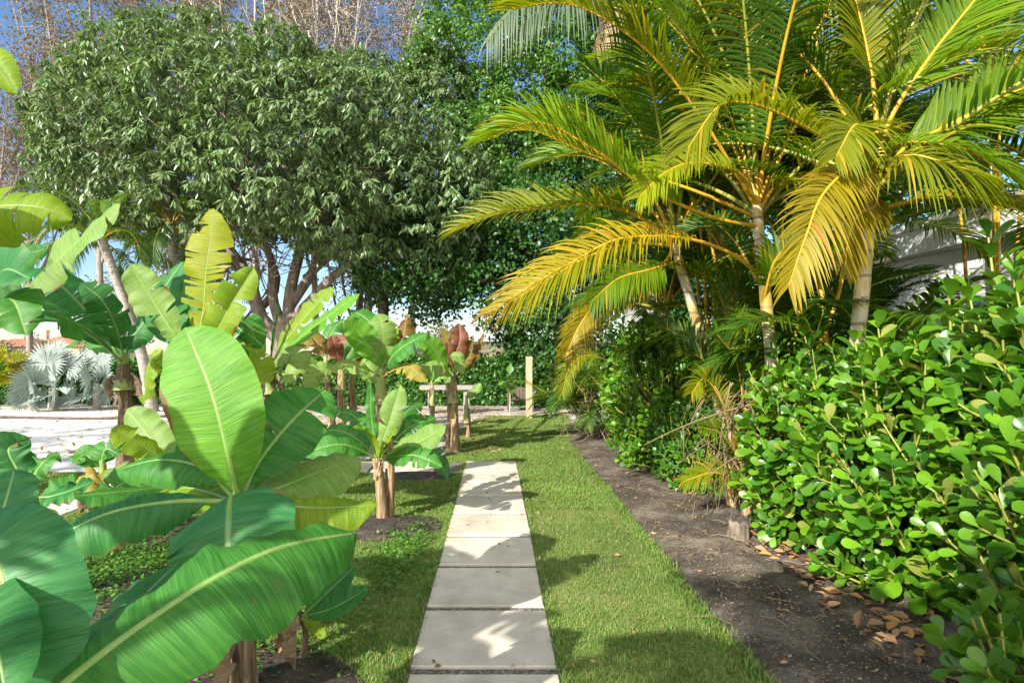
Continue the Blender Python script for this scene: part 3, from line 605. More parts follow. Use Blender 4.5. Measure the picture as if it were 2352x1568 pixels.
plant('banana plant in mid grove with fanned pale blades and one tan drooping blade', 872, 1050, 8.0, (876, 868), .13, .09, [
    ([(860, 810, -.1), (820, 760, -.2), (790, 735, -.3)], .20, 'bright', 0, (-.1, -.9, .4), dict(fold=.4)),
    ([(862, 790, 0), (845, 735, .1), (803, 712, .2)], .18, 'green', 2, (.3, -.8, .5)),
    ([(880, 800, -.1), (878, 750, -.1), (868, 720, 0)], .20, 'pale', 2, (.15, -1, .2), dict(fold=.3)),
    ([(900, 820, -.2), (935, 790, -.3), (982, 768, -.4)], .18, 'green', 3, (0, -.7, .7)),
    ([(905, 850, -.2), (940, 845, -.3), (978, 876, -.4)], .14, 'tan', 3, (0, -.5, .8)),
    ([(850, 850, -.3), (800, 832, -.5), (748, 845, -.6)], .18, 'pale', 6, (0, -.5, .8)),
    ([(905, 820, .3), (925, 780, .4), (935, 720, .4)], .14, 'rust', 2, (-.3, -.9, .2)),
    ([(890, 800, .3), (900, 760, .4), (895, 735, .4)], .14, 'yg', 4, (-.3, -.9, .2))], smat='stemtan')
plant('red-leaved banana plant with a pale smooth stalk beside the far lawn', 1046, 1038, 8.7, (1042, 872), .10, .075, [
    ([(1036, 820, 0), (1030, 785, 0), (1014, 752, 0)], .12, 'rust', 1, (-.7, -.7, .2), dict(fold=.7)),
    ([(1046, 815, -.1), (1056, 780, -.1), (1054, 742, 0)], .14, 'red', 1, (.4, -.9, .2), dict(fold=.6)),
    ([(1060, 840, 0), (1078, 800, 0), (1088, 770, 0)], .13, 'rust', 1, (-.5, -.8, .3), dict(fold=.5)),
    ([(1068, 845, .1), (1095, 810, .1), (1112, 766, .1)], .12, 'rust', 1, (-.7, -.7, .2), dict(fold=.5)),
    ([(1020, 840, -.1), (995, 800, -.2), (962, 770, -.3)], .18, 'bright', 1, (.1, -.8, .5)),
    ([(1045, 840, -.3), (1052, 815, -.4), (1062, 860, -.5)], .10, 'pale', 1),
    ([(1025, 850, -.3), (990, 845, -.4), (965, 860, -.5)], .14, 'pale', 3)], 'stemtan', .011)
pstem([o for o in bpy.data.objects if o.get('label', '').startswith('red-leaved banana plant with a pale')][0], np.array([-.72, 8.95, 0]), at(1030, 880, 8.95), .09, .07, 'stemtan', 'old_stalk', 4)
plant('red banana plant with drooping bronze blades and an orange tan stalk', 765, 985, 10.9, (748, 835), .12, .08, [
    ([(735, 800, 0), (715, 775, 0), (690, 800, -.2)], .22, 'rust', 4), ([(765, 800, -.1), (780, 790, -.2), (790, 825, -.3)], .18, 'red', 0, (-.2, -.9, .3)),
    ([(770, 810, -.1), (800, 800, -.2), (820, 850, -.3)], .2, 'rust', 4), ([(725, 830, -.2), (690, 830, -.4), (655, 880, -.6)], .2, 'pale', 4), ([(755, 780, .2), (770, 750, .3), (790, 735, .4)], .2, 'green', 3)], 'stemtan')
plant('twin-stalked red banana plant just behind the bronze drooping one', 789, 1003, 10.2, (782, 850), .11, .08, [
    ([(800, 815, 0), (820, 790, 0), (850, 800, -.2)], .2, 'green', 4), ([(775, 815, -.1), (768, 790, -.2), (762, 770, -.2)], .15, 'red', 1), ([(760, 850, -.1), (730, 850, -.2), (700, 890, -.3)], .2, 'pale', 4),
    ([(810, 845, -.1), (840, 840, -.2), (860, 880, -.3)], .2, 'pale', 4)], 'stemtan')
pstem([o for o in bpy.data.objects if o.get('label', '').startswith('twin-stalked')][0], np.array([-2.62, 10.5, 0]), at(808, 862, 10.4), .10, .07, 'stemtan', 'old_stalk', 4)
plant('thin-stalked small banana plant in front of the grey timber bench', 994, 985, 11.2, (991, 890), .075, .055, [
    ([(975, 870, 0), (960, 850, 0), (945, 875, -.1)], .12, 'tan', 4), ([(995, 860, 0), (1000, 835, 0), (1010, 815, 0)], .12, 'green', 2), ([(1005, 870, 0), (1025, 860, 0), (1040, 885, -.1)], .13, 'pale', 2)], 'stemtan', .009)
plant('short banana stump with a single leaf near the end of the bench', 1075, 1004, 10.3, (1071, 925), .06, .05, [
    ([(1080, 905, 0), (1092, 895, 0), (1105, 880, 0)], .09, 'pale', 0)], 'stemtan', .009)
# low bushy bananas between the drive and the nearest plant
plant('low bushy banana plant in front of the concrete drive', 395, 1180, 5.0, (400, 1110), .10, .08, [
    ([(385, 1050, 0), (340, 1000, .1), (292, 938, .2)], .18, 'pale', 0, (-.3, -.8, .5)), ([(380, 1060, -.2), (330, 1025, -.3), (255, 985, -.4)], .16, 'yg', 2, (.2, -.6, .7)),
    ([(340, 1110, -.2), (280, 1110, -.3), (215, 1180, -.4)], .16, 'green', 3), ([(350, 1120, -.4), (260, 1130, -.7), (160, 1140, -.9)], .16, 'green', 1, UPN),
    ([(420, 1050, .2), (440, 1000, .3), (500, 990, .3)], .16, 'green', 1), ([(370, 1130, -.5), (320, 1150, -.8), (280, 1250, -.9)], .15, 'yg', 3)], 'stem', sk_=3)
plant('low banana plant with a yellow and brown ragged skirt near the drive edge', 215, 1190, 5.3, (235, 1090), .08, .06, [
    ([(215, 1060, 0), (195, 1045, 0), (165, 1062, -.1)], .11, 'green', 1), ([(235, 1050, 0), (245, 1030, 0), (275, 1045, 0)], .12, 'green', 1), ([(270, 1080, -.1), (310, 1080, -.2), (345, 1130, -.3)], .14, 'pale', 3),
    ([(230, 1090, -.3), (210, 1090, -.4), (190, 1150, -.5)], .10, 'tan', 5), ([(200, 1110, -.2), (150, 1120, -.3), (90, 1150, -.4)], .15, 'green', 1)], 'stem', sk_=4)
plant('low banana plant at the left edge beside the side path', 30, 1330, 3.3, (60, 1150), .08, .06, [
    ([(40, 1080, 0), (20, 1030, 0), (70, 1010, .1)], .11, 'dark', 0, (.3, -.9, .3), dict(fold=.5)), ([(80, 1090, 0), (100, 1060, 0), (128, 1040, .1)], .07, 'green', 0), ([(20, 1080, 0), (0, 1040, 0), (-30, 1010, 0)], .1, 'rust', 1),
    ([(110, 1140, 0), (150, 1130, 0), (210, 1108, 0)], .10, 'dark', 0, UPN), ([(70, 1200, -.3), (100, 1230, -.4), (150, 1240, -.4)], .12, 'yg', 1)], 'stem')
plant('half hidden banana plant between the yellow ragged blade and the shaggy stalk', 545, 1060, 7.6, (560, 900), .11, .08, [
    ([(540, 830, 0), (520, 790, 0), (500, 810, -.2)], .2, 'green', 3), ([(575, 850, 0), (590, 830, -.1), (620, 880, -.2)], .18, 'yg', 4), ([(545, 880, -.1), (520, 880, -.2), (505, 940, -.3)], .18, 'pale', 3), ([(570, 850, .1), (585, 800, .2), (580, 770, .2)], .18, 'yg', 2)], 'stem', sk_=4)
# unseen plants beside and behind the viewpoint, added to cast shade on the foreground
def offplant(x, y, h, n, ln, label, seed):
    rg = random.Random(seed); b = np.array([x, y, 0.]); p = banana(label, b); top = b + [0, 0, h]; pstem(p, b, top, .11, .08, 'stem')
    for k in range(n):
        a = 6.283 * k / n + rg.uniform(-.3, .3); e = rg.uniform(.5, 1.2); dv = np.array([math.cos(a) * math.cos(e), math.sin(a) * math.cos(e), math.sin(e)])
        p1 = top + dv * ln * .5; p2 = p1 + (dv + [0, 0, -.9 * rg.uniform(.5, 1)]) * ln * .5
        leaf_seed[0] += 1; mb = MB(); blade(mb, [top, p1, p2], .2, np.array([dv[0] * -.3, dv[1] * -.3, 1]), fold=.2, curl=.8, tears=3, seed=leaf_seed[0]); mb.build('leaf', [M['green'], M['rib']], p)
offplant(-1.4, -.8, 2.6, 9, 1.1, 'banana plant just behind the viewpoint', 1)
offplant(-2.6, .5, 1.9, 8, 1.3, 'tall banana plant outside the left edge by the near lawn', 2)
offplant(-1.1, -1.5, 2.7, 9, 1.2, 'banana plant behind the viewpoint beside the path', 3)
# ------------------------------------------------------------------ palms
def frond(mb, ctrl, leafl, N, nl=46, wl=.032, vee=.45, fwd=.55, droop=.35, start=.22, rr=.016, ml=0, mr=1, seg=5, tipf=.4, jit=.06, r=None):
    r = r or rng; n = 36; C = spline(ctrl, n); T = tangents(C); N = np.asarray(N, float)
    Nh = np.broadcast_to(N, (n, 3)) if N.ndim == 1 else N[0] + (N[1] - N[0]) * np.linspace(0, 1, n)[:, None]
    S = nrm(np.cross(T, Nh)); Nn = np.cross(S, T); U = np.linspace(0, 1, n)
    tube(mb, C, rr * (1.35 - 1.2 * U) + .002, 6, mr)
    itp = lambda A, q: np.stack([np.interp(q, U, A[:, k]) for k in range(3)], -1)
    for sg in (1, -1):
        u = np.linspace(start, 1, nl) + r.uniform(-.3, .3, nl) * (1 - start) / nl; u = np.clip(u, start, 1)
        q = (u - start) / (1 - start)
        ll = leafl * (.45 + .55 * np.sin(np.clip(q * 1.35 + .28, 0, 1.57))) * (1 - (1 - tipf) * np.clip((q - .55) / .45, 0, 1) ** 1.4) * r.uniform(.9, 1.08, nl)
        c, t, s, nn = itp(C, u), itp(T, u), itp(S, u), itp(Nn, u)
        fw = (fwd + 1.1 * q ** 3)[:, None]; vv = vee * r.uniform(.6, 1.3, (nl, 1))
        d0 = nrm(s * sg + t * fw + nn * vv + r.normal(size=(nl, 3)) * jit)
        k = np.linspace(0, 1, seg + 1); x = k[None, :, None]
        dr = droop * r.uniform(.6, 1.5, (nl, 1, 1)) * ll[:, None, None]
        P = c[:, None] + d0[:, None] * ll[:, None, None] * x * (1 - .12 * droop * x) + np.array([0, 0, -1.]) * dr * x ** 2.3
        wv = nrm(t - d0 * np.sum(t * d0, 1, keepdims=True)); up = np.cross(wv, d0); up *= np.sign(np.sum(up * nn, 1, keepdims=True) + 1e-6)
        wd = wl * r.uniform(.85, 1.15, (nl, 1)) * np.minimum(1, .35 + 2.5 * k) * np.maximum(1 - k ** 2.2, .04)
        A = P + wv[:, None] * (wd * .5)[..., None] + up[:, None] * (wd * .16)[..., None]
        Bv = P - wv[:, None] * (wd * .5)[..., None] + up[:, None] * (wd * .16)[..., None]
        V = np.stack([A, P, Bv], 2)               # nl, seg+1, 3, xyz
        i, j = np.meshgrid(np.arange(nl), np.arange(seg), indexing='ij'); b0 = i * (seg + 1) * 3 + j * 3
        f = np.concatenate([np.stack([b0, b0 + 1, b0 + 4, b0 + 3], -1).reshape(-1, 4), np.stack([b0 + 1, b0 + 2, b0 + 5, b0 + 4], -1).reshape(-1, 4)])
        mb.add(V.reshape(-1, 3), f, ml)
def archpts(p, az, el, L, bend, n=7):
    P = [np.asarray(p, float)]; e = el; 
    for k in range(n - 1):
        P.append(P[-1] + L / (n - 1) * np.array([math.cos(az) * math.cos(e), math.sin(az) * math.cos(e), math.sin(e)])); e -= bend / (n - 1) * (.5 + k / (n - 1))
    return P
def addfrond(palm, ctrl, mat, leafl, N=(0, -.3, 1), rach='rachis', name='frond', big=1.0, **kw):
    leafl *= big; kw['wl'] = kw.get('wl', .032) * (1.0 if big > 1 else 1)
    if big > 1: kw['nl'] = int(kw.get('nl', 46) * 1.6); kw['wl'] *= .82; kw['rr'] = kw.get('rr', .016) * .8; kw['vee'] = kw.get('vee', .45) + .2; kw['droop'] = kw.get('droop', .35) * .9; kw['fwd'] = .75
    mb = MB(); frond(mb, ctrl, leafl, N, **kw); return mb.build(name, [M[mat], M[rach]], palm)
def areca(label, base, top, r, group='yellow cane palms along the hedge'):
    p = thing('cane_palm', label, 'palm', base, group); mb = MB(); base = np.asarray(base, float); top = np.asarray(top, float)
    P = spline([base - [0, 0, .05], base * .55 + top * .45 + [0.02, 0, 0], top], 24)
    q = np.linspace(0, 1, 24); tube(mb, P, r * (1.25 - .35 * q) * (1 + .05 * (np.arange(24) % 4 == 0)), 14, 0); mb.build('trunk', M['ptrunk'], p)
    return p
def randfronds(p, top, n, L, mats, leafl, seed, bend=1.5, az0=None, azr=6.283, el=(.5, 1.35), **kw):
    rg = random.Random(seed)
    for k in range(n):
        az = (az0 - azr / 2 if az0 is not None else 0) + azr * (k + rg.uniform(-.35, .35)) / n
        ln = L * rg.uniform(.8, 1.15); pts = archpts(np.asarray(top) + [0, 0, -.1 * rg.random()], az, rg.uniform(*el), ln, bend * rg.uniform(.7, 1.2))
        kk = dict(nl=44); kk.update(kw)
        addfrond(p, pts, rg.choice(mats), leafl * rg.uniform(.85, 1.1), (0.02, -.05, 1), rg.choice(['rachis', 'rachisg']), vee=rg.uniform(.2, .6), **kk)
PA = areca('yellow cane palm with the slim white ringed trunk in the middle of the clump', (2.62, 5.2, 0), at(1738, 470, 5.2), .05)
PB = areca('yellow cane palm with the thick ringed trunk rising behind the hedge leaves', (2.80, 4.7, 0), at(2004, 410, 4.7), .056)
PC = areca('yellow cane palm leaning towards the lawn', (2.65, 6.1, 0), at(1548, 560, 6.0), .05)
f = lambda palm, pts, mat, leafl, N, **kw: addfrond(palm, [at(*q) for q in pts], mat, leafl, N, big=1.12, **kw)
tA = (1738, 480, 5.2)
f(PA, [tA, (1680, 380, 5.1), (1600, 255, 4.95), (1500, 130, 4.85), (1390, 45, 4.8), (1290, 8, 4.8), (1175, 22, 4.85)], 'pyel', .62, (.5, -.35, .8), vee=.35, nl=56, wl=.036, droop=.3, start=.3)
f(PA, [(1740, 520, 5.2), (1640, 500, 5.1), (1530, 455, 5.0), (1445, 405, 4.95), (1379, 353, 4.9), (1239, 282, 4.9), (1118, 322, 5.0)], 'plime', .62, (.25, -.45, .85), vee=.6, nl=56, wl=.036, droop=.25, start=.3)
f(PA, [(1740, 500, 5.25), (1600, 440, 5.4), (1450, 390, 5.5), (1330, 345, 5.5), (1220, 300, 5.5), (1125, 310, 5.6)], 'pyel', .55, (.3, -.4, .85), vee=.5, nl=50, start=.35)
f(PA, [(1746, 631, 5.2), (1673, 579, 5.05), (1568, 547, 4.9), (1423, 549, 4.75), (1318, 601, 4.7), (1230, 650, 4.7), (1128, 718, 4.75)], 'pgold', .46, (.15, -.55, .85), vee=.55, nl=54, wl=.030, droop=.5, start=.3)
f(PC, [(1548, 570, 6.0), (1470, 500, 5.9), (1370, 470, 5.8), (1250, 480, 5.8), (1150, 490, 5.8), (1053, 528, 5.9)], 'pyel', .62, (.1, -.55, .85), vee=.5, nl=52, wl=.036, droop=.3, start=.25)
f(PC, [(1548, 570, 6.0), (1500, 640, 5.8), (1430, 665, 5.7), (1370, 700, 5.6), (1330, 750, 5.55), (1300, 815, 5.55)], 'pgold', .30, (.1, -.75, .6), vee=.2, nl=46, droop=.5, start=.25)
f(PC, [(1560, 600, 5.9), (1490, 620, 5.7), (1420, 640, 5.6), (1360, 690, 5.5)], 'plime', .32, (.3, -.8, .5), vee=.15, nl=44, droop=.5, start=.2)
f(PC, [(1548, 565, 6.0), (1450, 560, 5.9), (1350, 590, 5.8), (1260, 640, 5.75), (1180, 690, 5.75)], 'pyel', .5, (.1, -.6, .8), vee=.35, nl=46, droop=.5, start=.2)
f(PC, [(1548, 560, 6.0), (1490, 430, 6.0), (1420, 370, 6.0), (1330, 350, 6.0), (1230, 380, 6.1)], 'plime', .6, (.2, -.5, .8), vee=.5, nl=48, start=.3)
f(PC, [(1552, 570, 6.0), (1530, 420, 6.0), (1500, 320, 6.0), (1440, 240, 6.0), (1360, 210, 6.0)], 'plime', .6, (.4, -.6, .6), vee=.4, nl=48, start=.3)
f(PA, [(1740, 470, 5.2), (1700, 330, 5.3), (1640, 180, 5.3), (1570, 60, 5.3), (1480, -60, 5.3)], 'plime', .66, (.4, -.7, .5), vee=.3, nl=50, wl=.038, start=.3)
f(PA, [(1740, 470, 5.2), (1735, 300, 5.3), (1720, 140, 5.4), (1690, 10, 5.4), (1640, -120, 5.4)], 'plime', .66, (.1, -1, .2), vee=.25, nl=50, wl=.038, start=.3)
f(PA, [(1742, 470, 5.2), (1790, 330, 5.3), (1850, 170, 5.3), (1900, 30, 5.3), (1930, -110, 5.3)], 'plime', .66, (-.3, -.9, .2), vee=.3, nl=50, wl=.04, start=.3)
f(PA, [(1742, 480, 5.2), (1700, 400, 5.0), (1600, 375, 4.9), (1530, 395, 4.8), (1470, 450, 4.75)], 'pyel', .36, (.2, -.6, .7), vee=.4, nl=40, start=.3)
tB = (2004, 425, 4.7)
f(PB, [tB, (2030, 350, 4.6), (2110, 322, 4.5), (2230, 262, 4.4), (2352, 203, 4.35), (2480, 170, 4.3)], 'plime', .62, (-.2, -.8, .6), vee=.35, nl=50, wl=.044, droop=.25, start=.25, rr=.02)
f(PB, [tB, (2040, 285, 4.7), (2130, 140, 4.65), (2240, 0, 4.6), (2330, -110, 4.6)], 'plime', .66, (-.5, -.8, .3), vee=.3, nl=48, wl=.044, droop=.2, start=.35, rr=.022)
f(PB, [tB, (2012, 255, 4.7), (1990, 110, 4.7), (1962, -10, 4.7), (1930, -150, 4.7)], 'pyel', .66, (.1, -1, .2), vee=.3, nl=48, wl=.042, droop=.2, start=.42, rr=.022)
f(PB, [tB, (1960, 360, 4.6), (1880, 310, 4.45), (1785, 259, 4.35), (1718, 238, 4.3), (1650, 245, 4.25), (1580, 340, 4.25)], 'pyel', .5, (.1, -.55, .85), vee=.55, nl=52, wl=.034, droop=.35, start=.25)
f(PB, [tB, (2010, 385, 4.4), (1953, 388, 4.15), (1888, 450, 3.95), (1852, 540, 3.85), (1812, 655, 3.82)], 'pgold', .36, (.05, -.8, .5), vee=.15, nl=46, wl=.03, droop=.35, start=.15)
f(PB, [(2004, 490, 4.7), (2060, 470, 4.55), (2150, 456, 4.4), (2260, 462, 4.3), (2370, 495, 4.25), (2450, 560, 4.2)], 'pyel', .5, (-.05, -.6, .8), vee=.35, nl=50, droop=.4, start=.2)
f(PB, [tB, (2020, 380, 4.3), (2093, 357, 4.05), (2170, 375, 3.95), (2270, 405, 3.9)], 'pyel', .42, (-.1, -.6, .8), vee=.1, nl=42, wl=.036, droop=.75, start=.15)
f(PB, [tB, (2050, 340, 4.5), (2130, 330, 4.3), (2230, 350, 4.2), (2340, 420, 4.15)], 'plime', .45, (-.1, -.6, .8), vee=.3, nl=44, droop=.5, start=.2)
f(PB, [tB, (1990, 350, 4.5), (1980, 300, 4.3), (1960, 290, 4.1), (1920, 360, 4.0)], 'pyel', .42, (.1, -.7, .7), vee=.4, nl=40, droop=.3, start=.2)
f(PB, [tB, (2010, 470, 4.4), (1975, 490, 4.25), (1950, 540, 4.2), (1940, 620, 4.2)], 'pgold', .26, (.3, -.8, .4), vee=.1, nl=34, droop=.4, start=.2)
f(PA, [(1750, 700, 5.2), (1780, 600, 5.0), (1830, 560, 4.9), (1900, 580, 4.8)], 'plime', .4, (0, -.6, .8), vee=.3, nl=40, start=.2)
f(PA, [(1742, 490, 5.2), (1780, 430, 5.1), (1830, 420, 4.9), (1870, 440, 4.8), (1900, 500, 4.75)], 'pyel', .4, (0, -.6, .8), vee=.3, nl=40, start=.25)
f(PA, [(1738, 640, 5.2), (1690, 560, 5.4), (1640, 520, 5.6), (1560, 540, 5.7)], 'pgreen', .45, (0, -.6, .8), nl=40, start=.25)
randfronds(PA, at(1738, 480, 5.25), 10, 2.5, ['plime', 'pgreen'], .55, 11, az0=R(70), azr=R(200))
randfronds(PB, at(2004, 420, 4.75), 11, 2.5, ['plime', 'pgreen', 'pgreen'], .58, 12, az0=R(60), azr=R(220))
randfronds(PC, at(1552, 560, 6.05), 9, 2.2, ['pgreen', 'plime'], .5, 13, az0=R(80), azr=R(220))
randfronds(PA, at(1738, 480, 5.3), 9, 2.7, ['plime', 'pyel', 'pgreen'], .6, 21, el=(1.0, 1.45), bend=1.1, wl=.03, nl=58)
randfronds(PB, at(2004, 420, 4.8), 9, 2.7, ['plime', 'pyel', 'pgreen'], .6, 22, az0=R(70), azr=R(240), el=(.7, 1.45), bend=1.1, wl=.03, nl=58)
randfronds(PC, at(1552, 560, 6.1), 9, 2.4, ['plime', 'pyel', 'pgreen'], .55, 23, el=(.9, 1.4), bend=1.2, wl=.03, nl=58)
for (pm, x0, y0, Y0, x1, y1, Y1) in [(PA, 1790, 960, 5.4, 1700, 420, 5.6), (PA, 1800, 960, 5.5, 1850, 480, 5.8), (PC, 1690, 900, 6.2, 1600, 420, 6.4), (PC, 1700, 900, 6.2, 1660, 560, 6.6), (PB, 1880, 800, 5.2, 1950, 560, 5.6), (PB, 1900, 800, 5.1, 1850, 520, 5.6)]:
    mb = MB(); tube(mb, spline([at(x0, y0, Y0), at((x0 + x1) / 2 + 10, (y0 + y1) / 2, Y0), at(x1, y1, Y1)], 10), np.linspace(.02, .012, 10), 7); mb.build('cane', M['rachis'], pm)
    randfronds(pm, at(x1, y1, Y1), 3, 1.5, ['plime', 'pgreen', 'pyel'], .42, int(x0 + y1), el=(.6, 1.3), bend=1.3, wl=.026)
# young shoots at the clump's foot
PS = thing('cane_palm', 'low yellow cane palm shoots among dead leaf sheaths at the clump foot', 'palm', (2.35, 5.4, 0), 'yellow cane palms along the hedge')
for k, (pts, mt) in enumerate([([(1760, 1180, 5.3), (1700, 1110, 5.2), (1640, 1085, 5.1), (1570, 1105, 5.05)], 'pyel'), ([(1770, 1010, 5.0), (1800, 930, 4.9), (1850, 870, 4.8)], 'pyel'), ([(1680, 1020, 5.3), (1660, 930, 5.3), (1620, 870, 5.3), (1590, 900, 5.2)], 'pyel'),
                               ([(1700, 1080, 5.3), (1660, 1000, 5.2), (1610, 980, 5.1)], 'plime'), ([(1750, 1160, 5.2), (1720, 1060, 5.1), (1690, 1010, 5.1)], 'pgold'), ([(1710, 950, 5.5), (1690, 830, 5.5), (1640, 760, 5.5)], 'pgreen'), ([(1710, 950, 5.6), (1740, 830, 5.6), (1690, 720, 5.6)], 'plime'),
                               ([(1720, 960, 5.6), (1760, 850, 5.6), (1840, 760, 5.5)], 'pgreen'), ([(1690, 960, 5.6), (1640, 850, 5.7), (1560, 790, 5.8)], 'pgreen'), ([(1690, 960, 5.8), (1600, 800, 5.9), (1500, 740, 6.0)], 'pgreen'), ([(1720, 900, 5.9), (1680, 760, 6.0), (1640, 640, 6.0)], 'pgreen')]):
    f(PS, pts, mt, .26 if k < 5 else .4, (0, -.7, .7), nl=30, wl=.022 if k < 5 else .03, start=.2, rr=.009)
mb = MB()
for k in range(430):                              # dead sheaths and fibres
    p0 = np.array([random.gauss(2.45, .22), random.gauss(5.35, .22), random.uniform(.25, 1.25)]); d_ = np.array([random.gauss(-.3, .6), random.gauss(-.5, .6), random.uniform(-1.2, .1)])
    L_ = random.uniform(.12, .5); P = np.array([p0 + d_ * L_ * s + [0, 0, -.4 * L_ * s * s] for s in np.linspace(0, 1, 5)]); P[:, 2] = np.maximum(P[:, 2], .03)
    tube(mb, P, np.linspace(.007, .002, 5) * random.uniform(.5, 1.6), 3, 0, False)
for k in range(7):
    a = random.uniform(0, 6.28); tube(mb, [(2.4 + .16 * math.cos(a), 5.35 + .16 * math.sin(a), -.02), (2.42 + .2 * math.cos(a), 5.35 + .2 * math.sin(a), .5), (2.45 + .26 * math.cos(a), 5.35 + .26 * math.sin(a), random.uniform(.7, 1.3))], [.05, .045, .035], 8, 1)
mb.build('dead_foliage', [M['pdead'], M['ptrunk']], PS)
mb = MB()
for s, (x0, y0, x1, y1) in enumerate([(1745, 1190, 1672, 985), (1768, 1200, 1735, 1040), (1715, 1190, 1700, 1010)]):
    tube(mb, spline([at(x0, y0, 5.1), at((x0 + x1) / 2 + 8, (y0 + y1) / 2, 5.1), at(x1, y1, 5.25)], 8), np.linspace(.042, .03, 8) * (1 + .1 * (np.arange(8) % 2)), 10, 0, True, .08)
mb.build('old_cane', M['stemtan'], PS)
# darker palms behind
for k, (x, y, h, n, L, mats, lab) in enumerate([(3.9, 7.3, 2.6, 13, 2.4, ['pgreen', 'pdark', 'plime'], 'green cane palm in the shade right behind the thick ringed trunk'), (5.4, 8.4, 1.5, 9, 1.9, ['pdark', 'pgreen'], 'dark green cane palm in front of the white house wall'),
                                                (4.2, 7.7, 4.0, 13, 2.7, ['plime', 'pgreen'], 'tall cane palm whose crown fills the upper right'), (3.2, 8.2, 3.4, 13, 2.4, ['plime', 'pgreen'], 'cane palm rising behind the slim white trunk'), (5.4, 5.0, 2.6, 12, 2.1, ['pgreen', 'plime'], 'cane palm at the right edge before the white fascia'),
                                                (6.0, 9.2, 4.6, 12, 2.6, ['pdark', 'pgreen'], 'dark palm standing beyond the house corner'), (2.7, 9.0, 2.2, 11, 1.9, ['pgreen', 'pdark'], 'cane palm by the grey pillar'), (3.3, 6.6, 1.4, 11, 1.9, ['pgreen', 'plime'], 'green cane palm low between the two pale trunks'), (4.9, 8.6, 4.2, 13, 2.7, ['plime', 'pgreen'], 'tall cane palm far behind the thick ringed trunk'), (6.4, 7.3, 5.0, 14, 2.6, ['plime', 'pgreen'], 'tallest cane palm over the white eave at the upper right corner'), (2.9, 7.2, 4.3, 12, 2.3, ['plime', 'pgreen'], 'upright cane palm behind the long frond that reaches the top edge'), (3.6, 5.4, 1.1, 11, 1.6, ['pdark', 'pgreen'], 'short dark cane palm between the hedge and the thick trunk'), (4.6, 4.4, .9, 10, 1.5, ['pdark', 'pgreen'], 'short dark cane palm low before the white wall')]):
    p = areca(lab, (x, y, 0), (x, y, h), .05)
    randfronds(p, (x, y, h), n + 5, L, mats, .58, 40 + k, bend=1.6, el=(.3, 1.45), wl=.04)
    mb = MB()
    for q in range(5):
        a = random.uniform(0, 6.28); tube(mb, [(x + .15 * math.cos(a), y + .15 * math.sin(a), -.02), (x + .3 * math.cos(a), y + .3 * math.sin(a), h * .6), (x + .45 * math.cos(a), y + .45 * math.sin(a), h * .9)], [.025, .02, .012], 6)
    mb.build('cane', M['rachis'], p)
# bushy dwarf palm at the lawn's far edge
DP = thing('dwarf_palm', 'bushy dwarf date palm with brown dead stalks at the far mulch edge', 'palm', (1.75, 10.3, 0))
for k in range(64):
    a = random.uniform(0, 6.283); e = random.uniform(-.1, 1.35); b0 = np.array([1.7 + random.gauss(0, .25), 10.3 + random.gauss(0, .2), random.uniform(.35, .95)])
    addfrond(DP, archpts(b0, a, e, random.uniform(.8, 1.25), random.uniform(.9, 1.8)), random.choice(['pgreen', 'pgreen', 'plime', 'plime', 'pdark']), .26, (0, -.1, 1), 'rachisg', nl=30, wl=.022, seg=3, start=.12, rr=.006, vee=.35)
addfrond(DP, [at(1400, 830, 9.5), at(1350, 815, 9.3), at(1310, 840, 9.2), at(1292, 900, 9.2)], 'pyel', .3, (0, -.7, .7), nl=36, wl=.018, rr=.008)
mb = MB()
for k in range(220):
    p0 = np.array([1.85 + random.gauss(0, .28), 10.15 + random.gauss(0, .25), random.uniform(.05, .9)]); d_ = np.array([random.gauss(0, .5), random.gauss(-.3, .4), random.uniform(-.9, .5)]); L_ = random.uniform(.25, .6)
    P = np.array([p0 + d_ * L_ * s for s in (0, .5, 1)]); P[:, 2] = np.maximum(P[:, 2], .02); tube(mb, P, [.008, .006, .003], 3, 0, False)
mb.build('dead_foliage', M['pdead'], DP)
# royal palm overhead
def feather_palm(name, label, base, top, r, n, L, leafl, mats, seed, bend=1.9, el=(-.2, 1.3), trunk='ctrunk', lean=0, wl=.05, nl=44, **kw):
    p = thing(name, label, 'palm', base); mb = MB(); base = np.asarray(base, float); top = np.asarray(top, float)
    P = spline([base - [0, 0, .1], base * .6 + top * .4 + [lean, 0, 0], top], 20); tube(mb, P, r * (1.3 - .5 * np.linspace(0, 1, 20) ** .5), 12); mb.build('trunk', M[trunk], p)
    randfronds(p, top, n, L, mats, leafl, seed, bend=bend, el=el, wl=wl, nl=nl, droop=.6, **kw); return p
RP = feather_palm('royal_palm', 'grey-green feather palm hanging its fronds over the top edge', (*at(1680, 0, 18.4)[:2], 0), at(1560, -260, 18.4), .2, 13, 4.2, 1.1, ['pgrey'], 5, bend=2.3, el=(.0, 1.3), wl=.06)
for pts in [[(1560, -260, 18.4), (1370, -110, 17), (1270, -30, 16), (1180, 20, 15.5), (1120, 95, 15.3)], [(1560, -260, 18.4), (1400, -90, 17), (1320, -10, 16), (1240, 20, 15.6), (1190, 70, 15.4)]]:
    addfrond(RP, [at(*q) for q in pts], 'pgrey', 1.0, (.2, -.5, .8), 'rachisg', nl=70, wl=.07, droop=1.2, vee=.05, start=.15, rr=.03)
addfrond(RP, [at(*q) for q in [(1560, -260, 18.4), (1440, -60, 17), (1400, 40, 16.4), (1370, 120, 16.2)]], 'pdead', .8, (.2, -.5, .8), 'rachis', nl=50, wl=.05, droop=1.2, start=.3, name='dead_frond', rr=.02)
